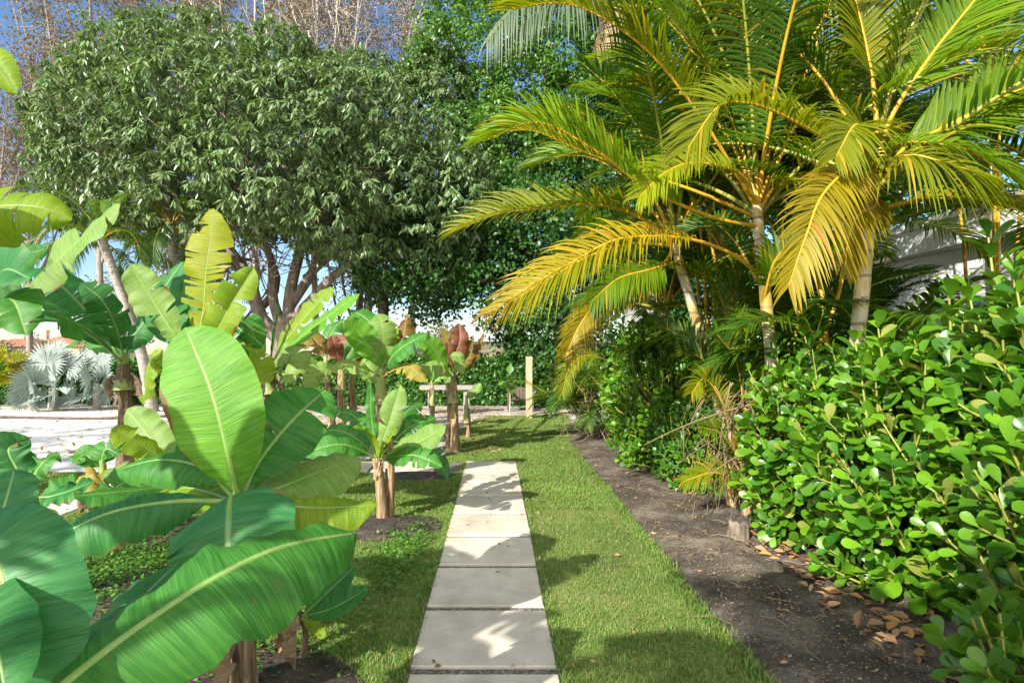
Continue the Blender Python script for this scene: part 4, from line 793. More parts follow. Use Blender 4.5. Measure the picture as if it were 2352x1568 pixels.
feather_palm('coconut_palm', 'slender leaning coconut palm with a pale curved trunk behind the grove', gr(352, 945), at(232, 545, 14.2), .13, 13, 2.0, .5, ['pdark', 'pgreen'], 6, bend=2.5, el=(-.4, 1.2), lean=.15, wl=.035)
feather_palm('coconut_palm', 'straight coconut palm half hidden below the mango crown', (-8.6, 15.3, 0), at(394, 520, 15.3), .12, 11, 2.0, .5, ['pdark', 'pgreen'], 9, bend=2.4, el=(-.4, 1.2), wl=.035)
feather_palm('coconut_palm', 'coconut palm outside the left edge whose shade crosses the concrete drive', (-13.5, 4.5, 0), (-13.2, 4.6, 4.2), .13, 12, 2.6, .6, ['pgreen'], 19, bend=2.2, el=(-.2, 1.2), wl=.035)  # out of view, put in for its shadow on the drive
feather_palm('coconut_palm', 'coconut palm beyond the left edge behind the near bananas', (-10.5, 1.5, 0), (-10.3, 1.6, 4.6), .13, 12, 2.6, .6, ['pgreen'], 20, bend=2.2, el=(-.2, 1.2), wl=.035)  # second unseen palm, also put in for drive shadows
feather_palm('coconut_palm', 'short feather palm behind the viewpoint, shading the near lawn', (-2.0, -1.9, 0), (-1.95, -1.85, 3.1), .1, 12, 1.5, .45, ['pgreen'], 23, bend=1.8, el=(-.1, 1.2), wl=.035)  # unseen shadow caster added to widen the shade on the near lawn
# silver fan palms
def fan(mb, c, d, up, Rr, n=34, ml=0):
    M3 = frames(np.array([d]), np.array([up]))[0]; ang = np.linspace(-2.6, 2.6, n)
    for a in ang:
        dv = M3 @ np.array([math.sin(a), math.cos(a), .12 + .1 * random.random()]); sv = M3 @ np.array([math.cos(a), -math.sin(a), 0]); L_ = Rr * random.uniform(.85, 1.05) * (1 - .12 * abs(a) / 2.6)
        nn = np.cross(sv, dv); rows = []
        for s in (.04, .5, .75, 1.0):
            w_ = {.04: .004, .5: Rr * .052, .75: Rr * .034, 1.0: .003}[s]; c0 = c + dv * L_ * s + np.array([0, 0, -.10 * L_ * s ** 3])
            rows += [c0 - sv * w_ + nn * w_ * .35, c0, c0 + sv * w_ + nn * w_ * .35]
        mb.add(rows, [(3 * i + k, 3 * i + k + 1, 3 * i + k + 4, 3 * i + k + 3) for i in range(3) for k in (0, 1)], ml)
def silver(label, px, py, cy_, fans, tr=.12):
    b = gr(px, py); b[2] = 0; p = thing('fan_palm', label, 'palm', b, 'silver fan palms before the hedge'); top = at(px, cy_, b[1])
    mb = MB(); tube(mb, [b - [0, 0, .05], b * .5 + top * .5, top], [tr * 1.2, tr, tr * .8], 10, 0, True, .08); mb.build('trunk', M['barkpale'], p)
    for (fx, fy, dY, R_) in fans:
        c = at(px + (fx - px) * .85, fy + 12, b[1] + dY); dv = nrm(c - top + np.array([0, 0, .12])); mb = MB()
        tube(mb, [top, top * .5 + c * .5 + [0, 0, .05], c], [.022, .018, .012], 5, 0)
        fan(mb, c, dv, np.array([dv[0] * .35, -1., .25 + .4 * dv[2]]), R_ * .74 / F * b[1]); mb.build('frond', M['silver'], p)
silver('silver fan palm with the largest pale crown at the drive edge', 122, 940, 890, [(132, 862, -.5, 98), (70, 868, -.3, 75), (105, 822, .2, 80), (165, 830, .3, 72), (88, 905, -.6, 62), (160, 895, -.2, 55), (130, 800, .6, 60)])
silver('smaller silver fan palm beside the leaning coconut trunk', 222, 938, 880, [(205, 858, -.5, 84), (245, 850, -.2, 70), (190, 900, -.6, 60), (225, 815, .3, 66), (255, 890, -.3, 50), (180, 835, .3, 55)], .1)
silver('young silver fan palm with a short tan trunk left of the largest one', 74, 942, 912, [(80, 890, -.3, 58), (45, 900, -.2, 48), (60, 870, .2, 46), (100, 905, -.2, 44)], .09)
p = thing('fan_palm', 'yellow-green fan palm at the left edge by the hedge', 'palm', gr(-10, 940), 'silver fan palms before the hedge'); mb = MB(); b0 = gr(-10, 940); tube(mb, [b0, b0 + [0, 0, .9]], [.1, .09], 8); mb.build('trunk', M['barkdark'], p)
for k in range(9):
    a = k * .7; e = random.uniform(-.2, 1.1); dv = np.array([math.cos(a) * math.cos(e), math.sin(a) * math.cos(e), math.sin(e)]); mb = MB(); c = b0 + [0, 0, 1.0] + dv * .5; tube(mb, [b0 + [0, 0, .9], c], [.015, .01], 4); fan(mb, c, dv, (0, -.6, .8), .6); mb.build('frond', M['pyel'], p)
# ------------------------------------------------------------------ clusia hedge
a_ = np.linspace(0, 1, 5)
CL_V = [(0, 0, 0)]; 
for (y, w_) in ((.12, .035), (.32, .14), (.54, .235), (.74, .275), (.90, .215), (.97, .115)):
    zz = .10 * math.sin(y * 2.4); CL_V += [(-w_, y, zz + .05 * w_ / .3), (0, y, zz - .02), (w_, y, zz + .05 * w_ / .3)]
CL_V.append((0, 1.0, .05)); CL_V = np.array(CL_V)
CL_T = [(0, 2, 1), (0, 3, 2), (16, 17, 19), (17, 18, 19)]; CL_Q = []
for k in range(5):
    o = 1 + 3 * k; CL_Q += [(o, o + 1, o + 4, o + 3), (o + 1, o + 2, o + 5, o + 4)]
def leaf_inst(mb, Mx, T, mat):
    N = len(T); k = len(CL_V); V = np.einsum('nij,kj->nki', Mx, CL_V) + T[:, None]; b = (np.arange(N) * k)[:, None, None]
    n0 = mb.n; mb.add(V.reshape(-1, 3), (np.array(CL_Q)[None] + b).reshape(-1, 4), mat); mb.f.append(((np.array(CL_T)[None] + b).reshape(-1, 3) + n0, mat))
def shrub(label, cx, cy, rx, ry, h, nsh, size, mat, seed, low=.02, tall=()):
    rg = np.random.default_rng(seed); p = thing('clusia_shrub', label, 'shrub', (cx, cy, 0), 'round-leaved hedge shrubs')
    fol, stm = MB(), MB(); Ms, Ts = [], []
    def shoot(p0, d_, L_, sz, npair):
        d_ = nrm(d_); P = np.array([p0 + d_ * L_ * s + np.array([0, 0, .12 * L_ * s * s]) for s in np.linspace(0, 1, 5)]); tube(stm, P, np.linspace(.006, .0032, 5) * sz / .085, 5, 0, False)
        s1 = nrm(np.cross(d_, rg.normal(size=3))); s2 = np.cross(d_, s1)
        for k in range(npair):
            q = 1 - k * (.8 / npair) ; c = p0 + d_ * L_ * q + np.array([0, 0, .12 * L_ * q * q]); ax = s1 if k % 2 else s2; el = 1.05 - .22 * k
            for sg in (1, -1):
                t = nrm(ax * sg + d_ * max(el, .12) + rg.normal(size=3) * .18); nh = d_ * .9 + np.array([-.1, -.2, .35]) + rg.normal(size=3) * .25
                Ms.append(frames(t[None], nh[None])[0] * sz * rg.uniform(.62, 1.2) * (.8 if k == 0 else 1)); Ts.append(c)
    for i in range(nsh):
        a = rg.uniform(0, 6.283); v = max(0, rg.uniform(-.05, 1)) ** .9 if rg.random() < .85 else rg.uniform(.85, 1); v = max(v, 0)
        prof = math.sqrt(max(0, 1 - (max(v - .45, 0) / .55) ** 2.2)) * (.82 + .18 * min(1, v / .25)); lump = 1 + .16 * mnoise.noise(Vector((math.cos(a) * 1.6 + seed, math.sin(a) * 1.6, v * 2.6)))
        q = rg.uniform(.72, 1.0) * lump; o = np.array([cx + rx * prof * q * math.cos(a), cy + ry * prof * q * math.sin(a), low + .06 + h * v * .93 * (.9 + .1 * lump)])
        d_ = np.array([math.cos(a) * (1.1 - .7 * v), math.sin(a) * (1.1 - .7 * v), .25 + 1.1 * v]) + rg.normal(size=3) * .3
        L_ = rg.uniform(.13, .27) * size / .095; shoot(o - nrm(d_) * L_ * .7, d_, L_, size * rg.uniform(.8, 1.15), rg.integers(3, 6))
    for (tx, ty, tz, ln) in tall: shoot(np.array([tx, ty, tz - ln - .25]), np.array([rg.normal() * .12, rg.normal() * .12, 1]), ln + .25, size * 1.05, 9)
    if size > .1 and h > 1:
        for i in range(26):
            a = rg.uniform(0, 6.283); q = rg.uniform(.1, .85); zt = h * (.97 - .25 * q * q) + rg.uniform(.05, .34); ln = rg.uniform(.3, .5)
            shoot(np.array([cx + rx * q * math.cos(a), cy + ry * q * math.sin(a), zt - ln]), np.array([rg.normal() * .2 + math.cos(a) * .25, rg.normal() * .2 + math.sin(a) * .25, 1]), ln, size * rg.uniform(.75, 1.05), 7)
    for i in range(26):
        a = rg.uniform(0, 6.283); q = rg.uniform(.2, .8); e = np.array([cx + rx * q * math.cos(a), cy + ry * q * math.sin(a), h * rg.uniform(.5, .85)]); b0 = np.array([cx + rg.normal() * .1, cy + rg.normal() * .1, -.02])
        tube(stm, spline([b0, b0 * .5 + e * .5 + [0, 0, .12], e], 6), np.linspace(.016, .006, 6), 5, 0, False)
    leaf_inst(fol, np.array(Ms), np.array(Ts), 0); fol.build('foliage', M[mat], p); stm.build('stems', M['cstem'], p)
T_ = lambda px, py, Y, ln: (*at(px, py, Y), ln)
shrub('round-leaved hedge shrub nearest the viewpoint, cut by the right edge', 2.98, 2.6, .74, .85, 1.75, 430, .148, 'clusia', 1, tall=[T_(2305, 560, 3.2, .35), T_(2190, 690, 3.6, .3), T_(2335, 640, 3.1, .3), T_(2235, 730, 3.45, .3), T_(2140, 700, 3.8, .3), T_(2345, 740, 3.0, .3)])
shrub('round-leaved hedge shrub second from the right edge, sprawling over the mulch', 2.95, 3.6, .92, .78, 1.45, 520, .142, 'clusia', 2, tall=[T_(2085, 780, 4.0, .3), T_(2010, 830, 4.4, .25), T_(2150, 790, 3.75, .3)])
shrub('round-leaved hedge shrub with its foot on the small stump', 2.72, 4.5, .72, .66, 1.32, 470, .13, 'clusia', 3, tall=[T_(1840, 720, 5.0, .3), T_(1890, 770, 4.8, .3), T_(1800, 800, 5.1, .25)])
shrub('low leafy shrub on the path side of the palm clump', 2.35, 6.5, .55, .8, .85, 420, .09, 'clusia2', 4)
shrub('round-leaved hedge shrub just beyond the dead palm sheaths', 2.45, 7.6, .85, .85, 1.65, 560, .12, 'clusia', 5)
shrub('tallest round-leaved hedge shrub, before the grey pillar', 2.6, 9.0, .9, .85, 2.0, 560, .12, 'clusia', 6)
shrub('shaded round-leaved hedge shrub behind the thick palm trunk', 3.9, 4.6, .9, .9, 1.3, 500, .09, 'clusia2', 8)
sp_ = shrub('tiny round-leaved seedling in the lower right corner', 2.02, 2.22, .14, .14, .28, 16, .145, 'clusia', 9)
# stump and stones on the mulch
def lump(name, label, cat, c, r, h, mat, seed, n=40):
    mb = MB(); V = []; L_ = 9
    for k in range(L_):
        q = k / (L_ - 1)
        for i in range(n):
            a = i / n * 6.283; nn_ = mnoise.noise(Vector((math.cos(a) * 2.2 + seed, math.sin(a) * 2.2, q * 1.2))) + .5 * mnoise.noise(Vector((math.cos(a) * 7 + seed, math.sin(a) * 7, q)))
            rr = r * (1.22 - .3 * q ** .6) * (1 + .26 * nn_); V.append((c[0] + rr * math.cos(a), c[1] + rr * math.sin(a), c[2] - .02 + h * q * (1 + .35 * mnoise.noise(Vector((math.cos(a) * 1.5, math.sin(a) * 1.5, seed))))))
    V.append((c[0], c[1], c[2] + h * .8)); t_ = len(V) - 1
    f_ = [(k * n + i, k * n + (i + 1) % n, (k + 1) * n + (i + 1) % n, (k + 1) * n + i) for k in range(L_ - 1) for i in range(n)]
    mb.add(V, f_); mb.f.append((np.array([[(L_ - 1) * n + i, (L_ - 1) * n + (i + 1) % n, t_] for i in range(n)]), 0)); return tag(mb.build(name, M[mat]), label, cat)
g_ = gr(1690, 1248); lump('tree_stump', 'short weathered stump at the mulch edge below the hedge', 'stump', (g_[0] + .04, g_[1] + .05, .0), .08, .17, 'stumpwood', 2.2)
g_ = gr(1788, 1320); lump('tree_stump', 'small grey cut stub alone on the dark mulch', 'stump', (g_[0], g_[1], .0), .032, .10, 'stumpwood', 5.2, 24)
# ------------------------------------------------------------------ trees
LF_V = np.array([(0, 0, 0), (.13, .45, .03), (0, 1, -.06), (-.13, .45, .03)]); LF_F = np.array([(0, 1, 2), (0, 2, 3)])
WF_V = np.array([(0, 0, 0), (.30, .45, .05), (0, 1, -.02), (-.30, .45, .05)])
def lobes_points(lobes, dens, rg, shell=(.78, 1.06), front=None):
    out_p, out_n = [], []; C = np.array([l[0] for l in lobes]); Rr = np.array([l[1] for l in lobes])
    for c, r in lobes:
        n = int(dens * 12.57 * r * r); d_ = nrm(rg.normal(size=(n, 3))); q = r * rg.uniform(*shell, n)
        bump = np.array([1 + .22 * mnoise.noise(Vector(tuple(v * 2.3 + c))) for v in d_]); P = c + d_ * (q * bump)[:, None]
        dd = np.linalg.norm(P[:, None] - C[None], axis=2) / Rr[None]; keep = (dd < .7).sum(1) == 0
        if front is not None: keep &= front(P)
        out_p.append(P[keep]); out_n.append(d_[keep])
    return np.concatenate(out_p), np.concatenate(out_n)
def limb(mb, pts, r0, r1, sides=8, n=12, rough=.05): tube(mb, spline(pts, n), np.linspace(r0, r1, n), sides, 0, True, rough)
# mango
rg = np.random.default_rng(21); MY = 17.0
MT = thing('mango_tree', 'big spreading mango tree with dense drooping grey-green leaves and forked trunks', 'tree', (*at(650, 0, MY)[:2], 0))
lob = []
outline = [(140, 400), (165, 300), (215, 205), (300, 130), (390, 95), (480, 110), (560, 150), (650, 160), (730, 205), (800, 235), (880, 270), (960, 320), (1030, 370), (1070, 450), (1080, 540), (1000, 560), (900, 560), (820, 530), (730, 500), (640, 480), (540, 470), (450, 460), (360, 470), (270, 450), (190, 440)]
for (x, y) in outline: lob.append((at(x, y, MY + rg.uniform(-1.0, 1.0)), rg.uniform(.85, 1.15)))
for k in range(64):
    x = rg.uniform(170, 1040); top = np.interp(x, [140, 220, 390, 560, 800, 1060], [330, 190, 90, 140, 230, 400]); bot = np.interp(x, [140, 300, 600, 800, 1060], [430, 460, 480, 540, 560])
    y = rg.uniform(top, bot); e = 1 - ((x - 600) / 540) ** 2; lob.append((at(x, y, MY - 3.6 * e * math.sqrt(max(.05, 1 - ((y - (top + bot) / 2) / ((bot - top) / 2 + 40)) ** 2)) + rg.uniform(-.5, .5)), rg.uniform(.8, 1.35)))
for k in range(46):
    x = rg.uniform(200, 1040); y = rg.uniform(190, 470); lob.append((at(x, y, MY + rg.uniform(1, 3.5)), rg.uniform(1.1, 1.6)))
Pc, Nc = lobes_points(lob, 7.5, rg, (.84, 1.06))
nl_ = 15; n = len(Pc); mb = MB()
for k in range(nl_):                              # drooping whorls
    a = rg.uniform(0, 6.283, n) ; d_ = nrm(np.stack([np.cos(a), np.sin(a), rg.uniform(-2.2, -.1, n)], 1) + Nc * .35)
    mb.inst(LF_V * np.array([1.1, 1, 1]), LF_F, frames(d_, np.tile([0, 0, 1.], (n, 1)) + Nc * .6 + rg.normal(size=(n, 3)) * .2) * rg.uniform(.16, .29, n)[:, None, None], Pc + rg.normal(size=(n, 3)) * .03)
crown = mb.build('crown', M['mango'], MT)
print('mango leaves', n * nl_)
mb = MB(); bp = lambda x, y, dy=0: at(x, y, MY + dy)
base = (*at(655, 0, MY)[:2], -.1)
for pts, r0, r1 in [([base, bp(650, 800), bp(662, 730)], .42, .34), ([bp(655, 790), bp(602, 735), bp(585, 680), bp(565, 625), bp(505, 545), bp(420, 430)], .24, .08), ([bp(662, 740), bp(668, 660), bp(690, 570), bp(690, 480), bp(640, 350)], .2, .07), ([bp(662, 740, -.2), bp(710, 695, -.4), bp(770, 630, -.6), bp(830, 596, -.8), bp(892, 592, -1.)], .17, .09),
                    ([bp(650, 760), bp(625, 680), bp(625, 600), bp(585, 520), bp(540, 420)], .18, .06), ([bp(668, 700), bp(720, 620), bp(740, 560), bp(800, 470), bp(850, 400)], .17, .06), ([bp(700, 640), bp(770, 580), bp(850, 520), bp(930, 470)], .12, .05), ([bp(570, 630), bp(520, 600), bp(500, 500), bp(480, 400)], .11, .05), ([bp(585, 720, .5), bp(640, 650, .8), bp(600, 520, 1), bp(700, 420, 1)], .13, .05), ([bp(690, 560), bp(720, 500), bp(700, 420)], .1, .04), ([bp(892, 592, -1.), bp(960, 560, -1.3), bp(1000, 500, -1.5)], .08, .03), ([bp(505, 545), bp(400, 500), bp(300, 420)], .07, .03)]:
    limb(mb, pts, r0, r1)
for k in range(170):
    x = rg.uniform(330, 960); y = rg.uniform(500, 640); c = at(x, y, MY + rg.uniform(-1.5, 1.5)); d_ = np.array([rg.normal(), rg.normal(), rg.normal() * .7]); limb(mb, [c, c + d_ * .5 + rg.normal(size=3) * .15, c + d_ * 1.1], .028, .008, 4, 5)
for k in range(60):
    l_ = lob[int(rg.integers(len(lob)))]; c = l_[0]; s = at(650 + rg.normal() * 90, 520, MY + rg.normal()); limb(mb, [s, s * .5 + c * .5 + rg.normal(size=3) * .4, c], .06, .015, 5, 8)
mb.build('trunk', M['bark'], MT)
# green shade trees
def leafy(name, label, base, lobes, dens, size, mat, seed, limbs, bark='barkdark', k_=9, spread=.16, front=None, group=None):
    rg = np.random.default_rng(seed); t = thing(name, label, 'tree', base, group); P, Nn = lobes_points(lobes, dens, rg, (.7, 1.08), front); mb = MB(); n = len(P)
    for k in range(k_):
        d_ = nrm(rg.normal(size=(n, 3)) + Nn * .5 + [0, 0, -.35]); mb.inst(WF_V, LF_F, frames(d_, Nn * .8 + np.array([0, -.1, .7]) + rg.normal(size=(n, 3)) * .45) * (size * rg.uniform(.6, 1.25, n))[:, None, None], P + rg.normal(size=(n, 3)) * spread)
    mb.build('crown', M[mat], t); mb = MB()
    for pts, r0, r1 in limbs: limb(mb, pts, r0, r1)
    mb.build('trunk', M[bark], t); print(label[:30], n * k_); return t
FY = 20.0; rg = np.random.default_rng(5); lob = []
for k in range(58):
    y = rg.uniform(-60, 420); xl = np.interp(y, [-60, 60, 120, 170, 260, 420], [1000, 1000, 1000, 960, 1040, 1110]); x = rg.uniform(xl, 1420); lob.append((at(x, y, FY + rg.uniform(-1.8, 1.8)), rg.uniform(.65, 1.1)))
for (x, y) in [(975, 135), (960, 165), (1010, 95), (1030, 20), (1090, -20), (1000, 180), (1050, 60), (985, 60)]: lob.append((at(x, y, FY - .5), .62))
b = (*at(1180, 0, FY)[:2], 0)
leafy('shade_tree', 'tall bright green broadleaf tree between the mango and the palms', b, lob, 4.6, .16, 'ficus', 31, [([b, at(1170, 600, FY), at(1160, 400, FY + .5), at(1150, 220, FY + .5), at(1150, 60, FY + .5)], .3, .06), ([at(1165, 450, FY), at(1230, 300, FY), at(1270, 100, FY)], .2, .06), ([at(1165, 420, FY), at(1080, 330, FY - 1), at(1020, 180, FY - 1)], .08, .02)], 'barkgrey', k_=26, spread=.15)
rg = np.random.default_rng(6); lob = []
for k in range(34): lob.append((at(rg.uniform(1290, 1620), rg.uniform(330, 800), 17 + rg.uniform(-1.2, 1.4)), rg.uniform(.65, 1.05)))
for k in range(64):
    x = rg.uniform(850, 1330); y = rg.uniform(np.interp(x, [850, 950, 1100], [600, 520, 420]), np.interp(x, [850, 930, 1100, 1200, 1330], [655, 660, 690, 775, 850])); lob.append((at(x, y, 16.6 + rg.uniform(-1.2, 1.4)), rg.uniform(.6, 1.0)))
for k in range(22): lob.append((at(rg.uniform(1190, 1350), rg.uniform(720, 890), 16.3 + rg.uniform(-.6, .6)), rg.uniform(.5, .8)))
b = (*at(1290, 0, 16.8)[:2], 0)
leafy('shade_tree', 'low dark green tree sweeping down over the wooden post', b, lob, 13., .15, 'ficusd', 32, [([b, at(1285, 700, 16.8), at(1200, 560, 16.8), at(1050, 480, 16.8)], .3, .08), ([at(1285, 720, 16.8), at(1150, 650, 16.6), at(960, 640, 16.5)], .14, .05), ([at(880, 625, 17.5), at(880, 700, 17.5), (*at(880, 0, 17.5)[:2], 0)], .16, .2)])
rg = np.random.default_rng(8); lob = [(at(rg.uniform(1380, 1800), rg.uniform(-100, 700), 19 + rg.uniform(-1.5, 1.5)), rg.uniform(.8, 1.3)) for _ in range(48)] + [(at(rg.uniform(930, 1400), rg.uniform(330, 640), 22.5 + rg.uniform(-1, 1)), rg.uniform(1., 1.5)) for _ in range(40)]
b = (*at(1560, 0, 19)[:2], 0); leafy('shade_tree', 'dark broadleaf tree seen in gaps through the golden palm fronds', b, lob, 7., .2, 'ficusd', 33, [([b, at(1560, 600, 19), at(1600, 200, 19)], .3, .1)])
rg = np.random.default_rng(9); lob = [(at(rg.uniform(1750, 2260), rg.uniform(330, 720), 15 + rg.uniform(-1.5, 1.5)), rg.uniform(.7, 1.1)) for _ in range(26)]
b = (*at(2000, 0, 15)[:2], 0); leafy('shade_tree', 'dark broadleaf tree behind the white house corner', b, lob, 7., .17, 'ficusd', 34, [([b, at(2000, 600, 15), at(2020, 400, 15)], .25, .1)])
# nearly bare trees with withered leaves
def bare(label, px, Y, hgt, spread, seed, nb=9, leafn=5200, lsize=.12, leafmat_='brownleaf', low=.3, bark='barkgrey'):
    rg = np.random.default_rng(seed); b = np.array([(px - CX) / F * Y, Y, 0.]); t = thing('bare_tree', label, 'tree', b, 'nearly bare trees along the back'); mb = MB(); tips = []
    limb(mb, [b - [0, 0, .1], b + [rg.normal() * .2, 0, hgt * .5], b + [rg.normal() * .4, 0, hgt]], .16, .03, 8)
    for k in range(nb):
        z = hgt * rg.uniform(low - .08, .75); a = rg.uniform(0, 6.283); o = b + [0, 0, z]; L_ = (hgt - z) * rg.uniform(.75, 1.05); ou = spread * rg.uniform(.5, 1.0)
        e = o + np.array([math.cos(a) * ou, math.sin(a) * ou, L_]); m_ = o * .6 + e * .4 + np.array([math.cos(a), math.sin(a), 0]) * ou * .22; limb(mb, [o, m_, e], .065, .012, 5, 9)
        B_ = spline([o, m_, e], 14)
        for q in range(11):
            s = B_[int(rg.integers(3, 14))]; a2 = rg.uniform(0, 6.283); l2 = rg.uniform(.8, 2.2); d_ = np.array([math.cos(a2) * .55, math.sin(a2) * .55, rg.uniform(.3, 1.0)]); e2 = s + d_ * l2; limb(mb, [s, s * .5 + e2 * .5 + rg.normal(size=3) * .12, e2], .022, .006, 4, 5)
            for w_ in range(3):
                s3 = s + d_ * l2 * rg.uniform(.3, 1); e3 = s3 + rg.normal(size=3) * [.45, .45, .4] + [0, 0, .3]; limb(mb, [s3, (s3 + e3) / 2 + rg.normal(size=3) * .05, e3], .014, .005, 3, 4, 0); tips += [s3, e3, (s3 + e3) / 2]
    mb.build('trunk', M[bark], t); tips = np.array(tips); P = tips[rg.integers(len(tips), size=leafn)] + rg.normal(size=(leafn, 3)) * .28; mb = MB()
    mb.inst(WF_V, LF_F, frames(rand_dirs(leafn) + [0, 0, -.7], rand_dirs(leafn)) * (lsize * rg.uniform(.6, 1.3, leafn))[:, None, None], P); mb.build('crown', M[leafmat_], t)
for i, (px, Y, h, s, nb, ln, lab) in enumerate([(-40, 24, 13, 3.2, 12, 6500, 'withered brown tree at the left edge of the sky'), (70, 27, 14.5, 3.2, 12, 6500, 'withered brown tree left of the mango, against open blue sky'), (235, 25, 19, 3.4, 13, 7500, 'tall bronze-leaved tree rising over the left shoulder of the mango'),
                                                (390, 26, 20, 3.2, 13, 7500, 'tall bronze-leaved tree straight above the mango top'), (590, 26, 20, 3.4, 14, 6500, 'pale twiggy tree above the right shoulder of the mango'), (730, 24, 19, 3.0, 13, 5500, 'white-stemmed twiggy tree with many upright branches'),
                                                (845, 25, 19, 3.0, 13, 4500, 'white-stemmed twiggy tree next to the bright green tree'), (950, 27, 19, 2.6, 11, 4500, 'sparse twiggy tree half behind the bright green tree'), (480, 22, 8, 3.4, 12, 2600, 'low sparse twiggy tree seen under the mango canopy'), (820, 22, 8, 3.0, 11, 2600, 'low sparse twiggy tree between the mango trunk and the dark tree')]):
    bare(lab, px, Y, h, s, 60 + i, nb, int(ln * (1.3 if i < 2 else 1.9 if h > 10 else 1.6)), leafmat_='bronze' if i in (2, 3, 4) else 'brownleaf', low=.25 if h > 10 else .15, bark='barkpale' if i in (4, 5, 6, 7) else 'barkgrey')
# far small trees
for i, (px, py, Y, r, lab) in enumerate([(205, 760, 55, 2.6, 'small hazy grey-green tree beside the far houses'), (285, 720, 50, 3.0, 'hazy grey tree behind the leaning coconut trunk'), (-10, 800, 60, 2.6, 'dark small tree in front of the far house at the left edge'), (1000, 790, 48, 1.6, 'far small tree seen over the back hedge')]):
    rg = np.random.default_rng(90 + i); c = at(px, py, Y); lob = [(c + rg.normal(size=3) * r * .45, r * rg.uniform(.4, .6)) for _ in range(9)]; b = np.array([c[0], Y, 0])
    leafy('far_tree', lab, b, lob, 5., .3, 'fartree', 90 + i, [([b, c], .2, .1)], k_=4, spread=.25, group='small far trees')
# ------------------------------------------------------------------ clipped hedges
def hedge(label, x0, x1, y, dep, h, n, size, seed, mat='hedge'):
    rg = np.random.default_rng(seed); t = thing('hedge', label, 'hedge', ((x0 + x1) / 2, y, 0), 'clipped hedges at the back'); q = rg.random(n)
    X = rg.uniform(x0, x1, n); wob = np.array([.12 * mnoise.noise(Vector((x * .9, seed, 0))) + .08 * mnoise.noise(Vector((x * 3, seed, 3))) for x in X])
    top = q < .35; Yy = np.where(top, rg.uniform(y, y + dep, n), y + rg.exponential(.12, n) + wob); Z = np.where(top, h + wob + rg.normal(size=n) * .07, rg.uniform(.03, 1, n) * (h + wob))
    Nn = np.where(top[:, None], np.array([0, -.2, 1.]), np.array([0, -1., .35])); mb = MB()
    mb.inst(WF_V, LF_F, frames(rg.normal(size=(n, 3)) + Nn * .5, Nn + rg.normal(size=(n, 3)) * .5) * (size * rg.uniform(.6, 1.3, n))[:, None, None], np.stack([X, Yy, Z], 1)); mb.build('foliage', M[mat], t); mb = MB()
    for x in np.arange(x0, x1, .5): tube(mb, [(x + rg.normal() * .08, y + dep * .45, -.02), (x + rg.normal() * .15, y + dep * .5, h * .5), (x + rg.normal() * .25, y + dep * .5, h * .9)], [.03, .025, .015], 5)
    for k in range(int((x1 - x0) * 30)):
        a = np.array([rg.uniform(x0, x1), y + dep * .5, rg.uniform(.1, h * .7)]); e = a + [rg.normal() * .25, rg.choice((-1, 1)) * dep * .42, rg.uniform(.05, .3)]; tube(mb, [a, (a + e) / 2, e], [.012, .01, .006], 4, 0, False)
    mb.build('branches', M['barkdark'], t)
hedge('long clipped green hedge across the back behind the timber bench', -6.6, 1.6, 16.6, 1.0, 1.28, 26000, .12, 1)
hedge('clipped hedge behind the silver fan palms', -17, -7.4, 17.0, 1.0, 1.15, 24000, .14, 2)
mb = MB(); tube(mb, spline([(-16, 13.0, .03), (-12, 13.3, .03), (-9.2, 13.0, .03), (-7.6, 13.6, .03), (-5.8, 14.1, .02)], 40), .035, 8); tag(mb.build('ground_pipe', M['barkdark']), 'thin dark pipe lying across the far part of the concrete drive', 'pipe')
# ------------------------------------------------------------------ timber things
def vbox(mb, c, sx, sy, z0, z1, mat=0): box(mb, (c[0] - sx / 2, c[1] - sy / 2, z0), (c[0] + sx / 2, c[1] + sy / 2, z1), mat, .006)
g_ = gr(1215, 960); mb = MB(); vbox(mb, g_, .145, .145, -.1, 1.445); tag(mb.build('wooden_post', M['wood'], smooth=False), 'square tan timber post standing at the end of the lawn', 'post')
Yb = 14.6; BN = thing('timber_bench', 'low grey weathered timber beam bench on two stout legs before the hedge', 'bench', (*at(1030, 0, Yb)[:2], 0))
mb = MB(); box(mb, (at(966, 0, Yb)[0], Yb - .22, .60), (at(1094, 0, Yb)[0], Yb + .22, .70), 0, .01); mb.build('seat', M['greywood'], BN, False)
for x in (991, 1072):
    mb = MB(); vbox(mb, at(x, 0, Yb), .15, .3, -.02, .597); mb.build('leg', M['greywood'], BN, False)
Yc = 15.2; AC = thing('garden_chair', 'low wooden garden chair half hidden beside the tan post', 'chair', (*at(1195, 0, Yc)[:2], 0)); cx = at(1195, 0, Yc)[0]
mb = MB()
for k in range(6): box(mb, (cx - .28, Yc - .30 + k * .095, .30 - .015 * k), (cx + .28, Yc - .30 + k * .095 + .08, .325 - .015 * k))
mb.build('seat', M['oldwood'], AC, False); mb = MB()
for k in range(6):
    x = cx - .27 + k * .092; mb.add([(x, Yc + .27, .22), (x + .08, Yc + .27, .22), (x + .08, Yc + .55, .62 - abs(k - 2.5) * .03), (x, Yc + .55, .62 - abs(k - 2.5) * .03), (x, Yc + .29, .22), (x + .08, Yc + .29, .22), (x + .08, Yc + .57, .62 - abs(k - 2.5) * .03), (x, Yc + .57, .62 - abs(k - 2.5) * .03)], [(0, 1, 2, 3), (5, 4, 7, 6), (1, 5, 6, 2), (4, 0, 3, 7), (3, 2, 6, 7)])
mb.build('backrest', M['oldwood'], AC, False)
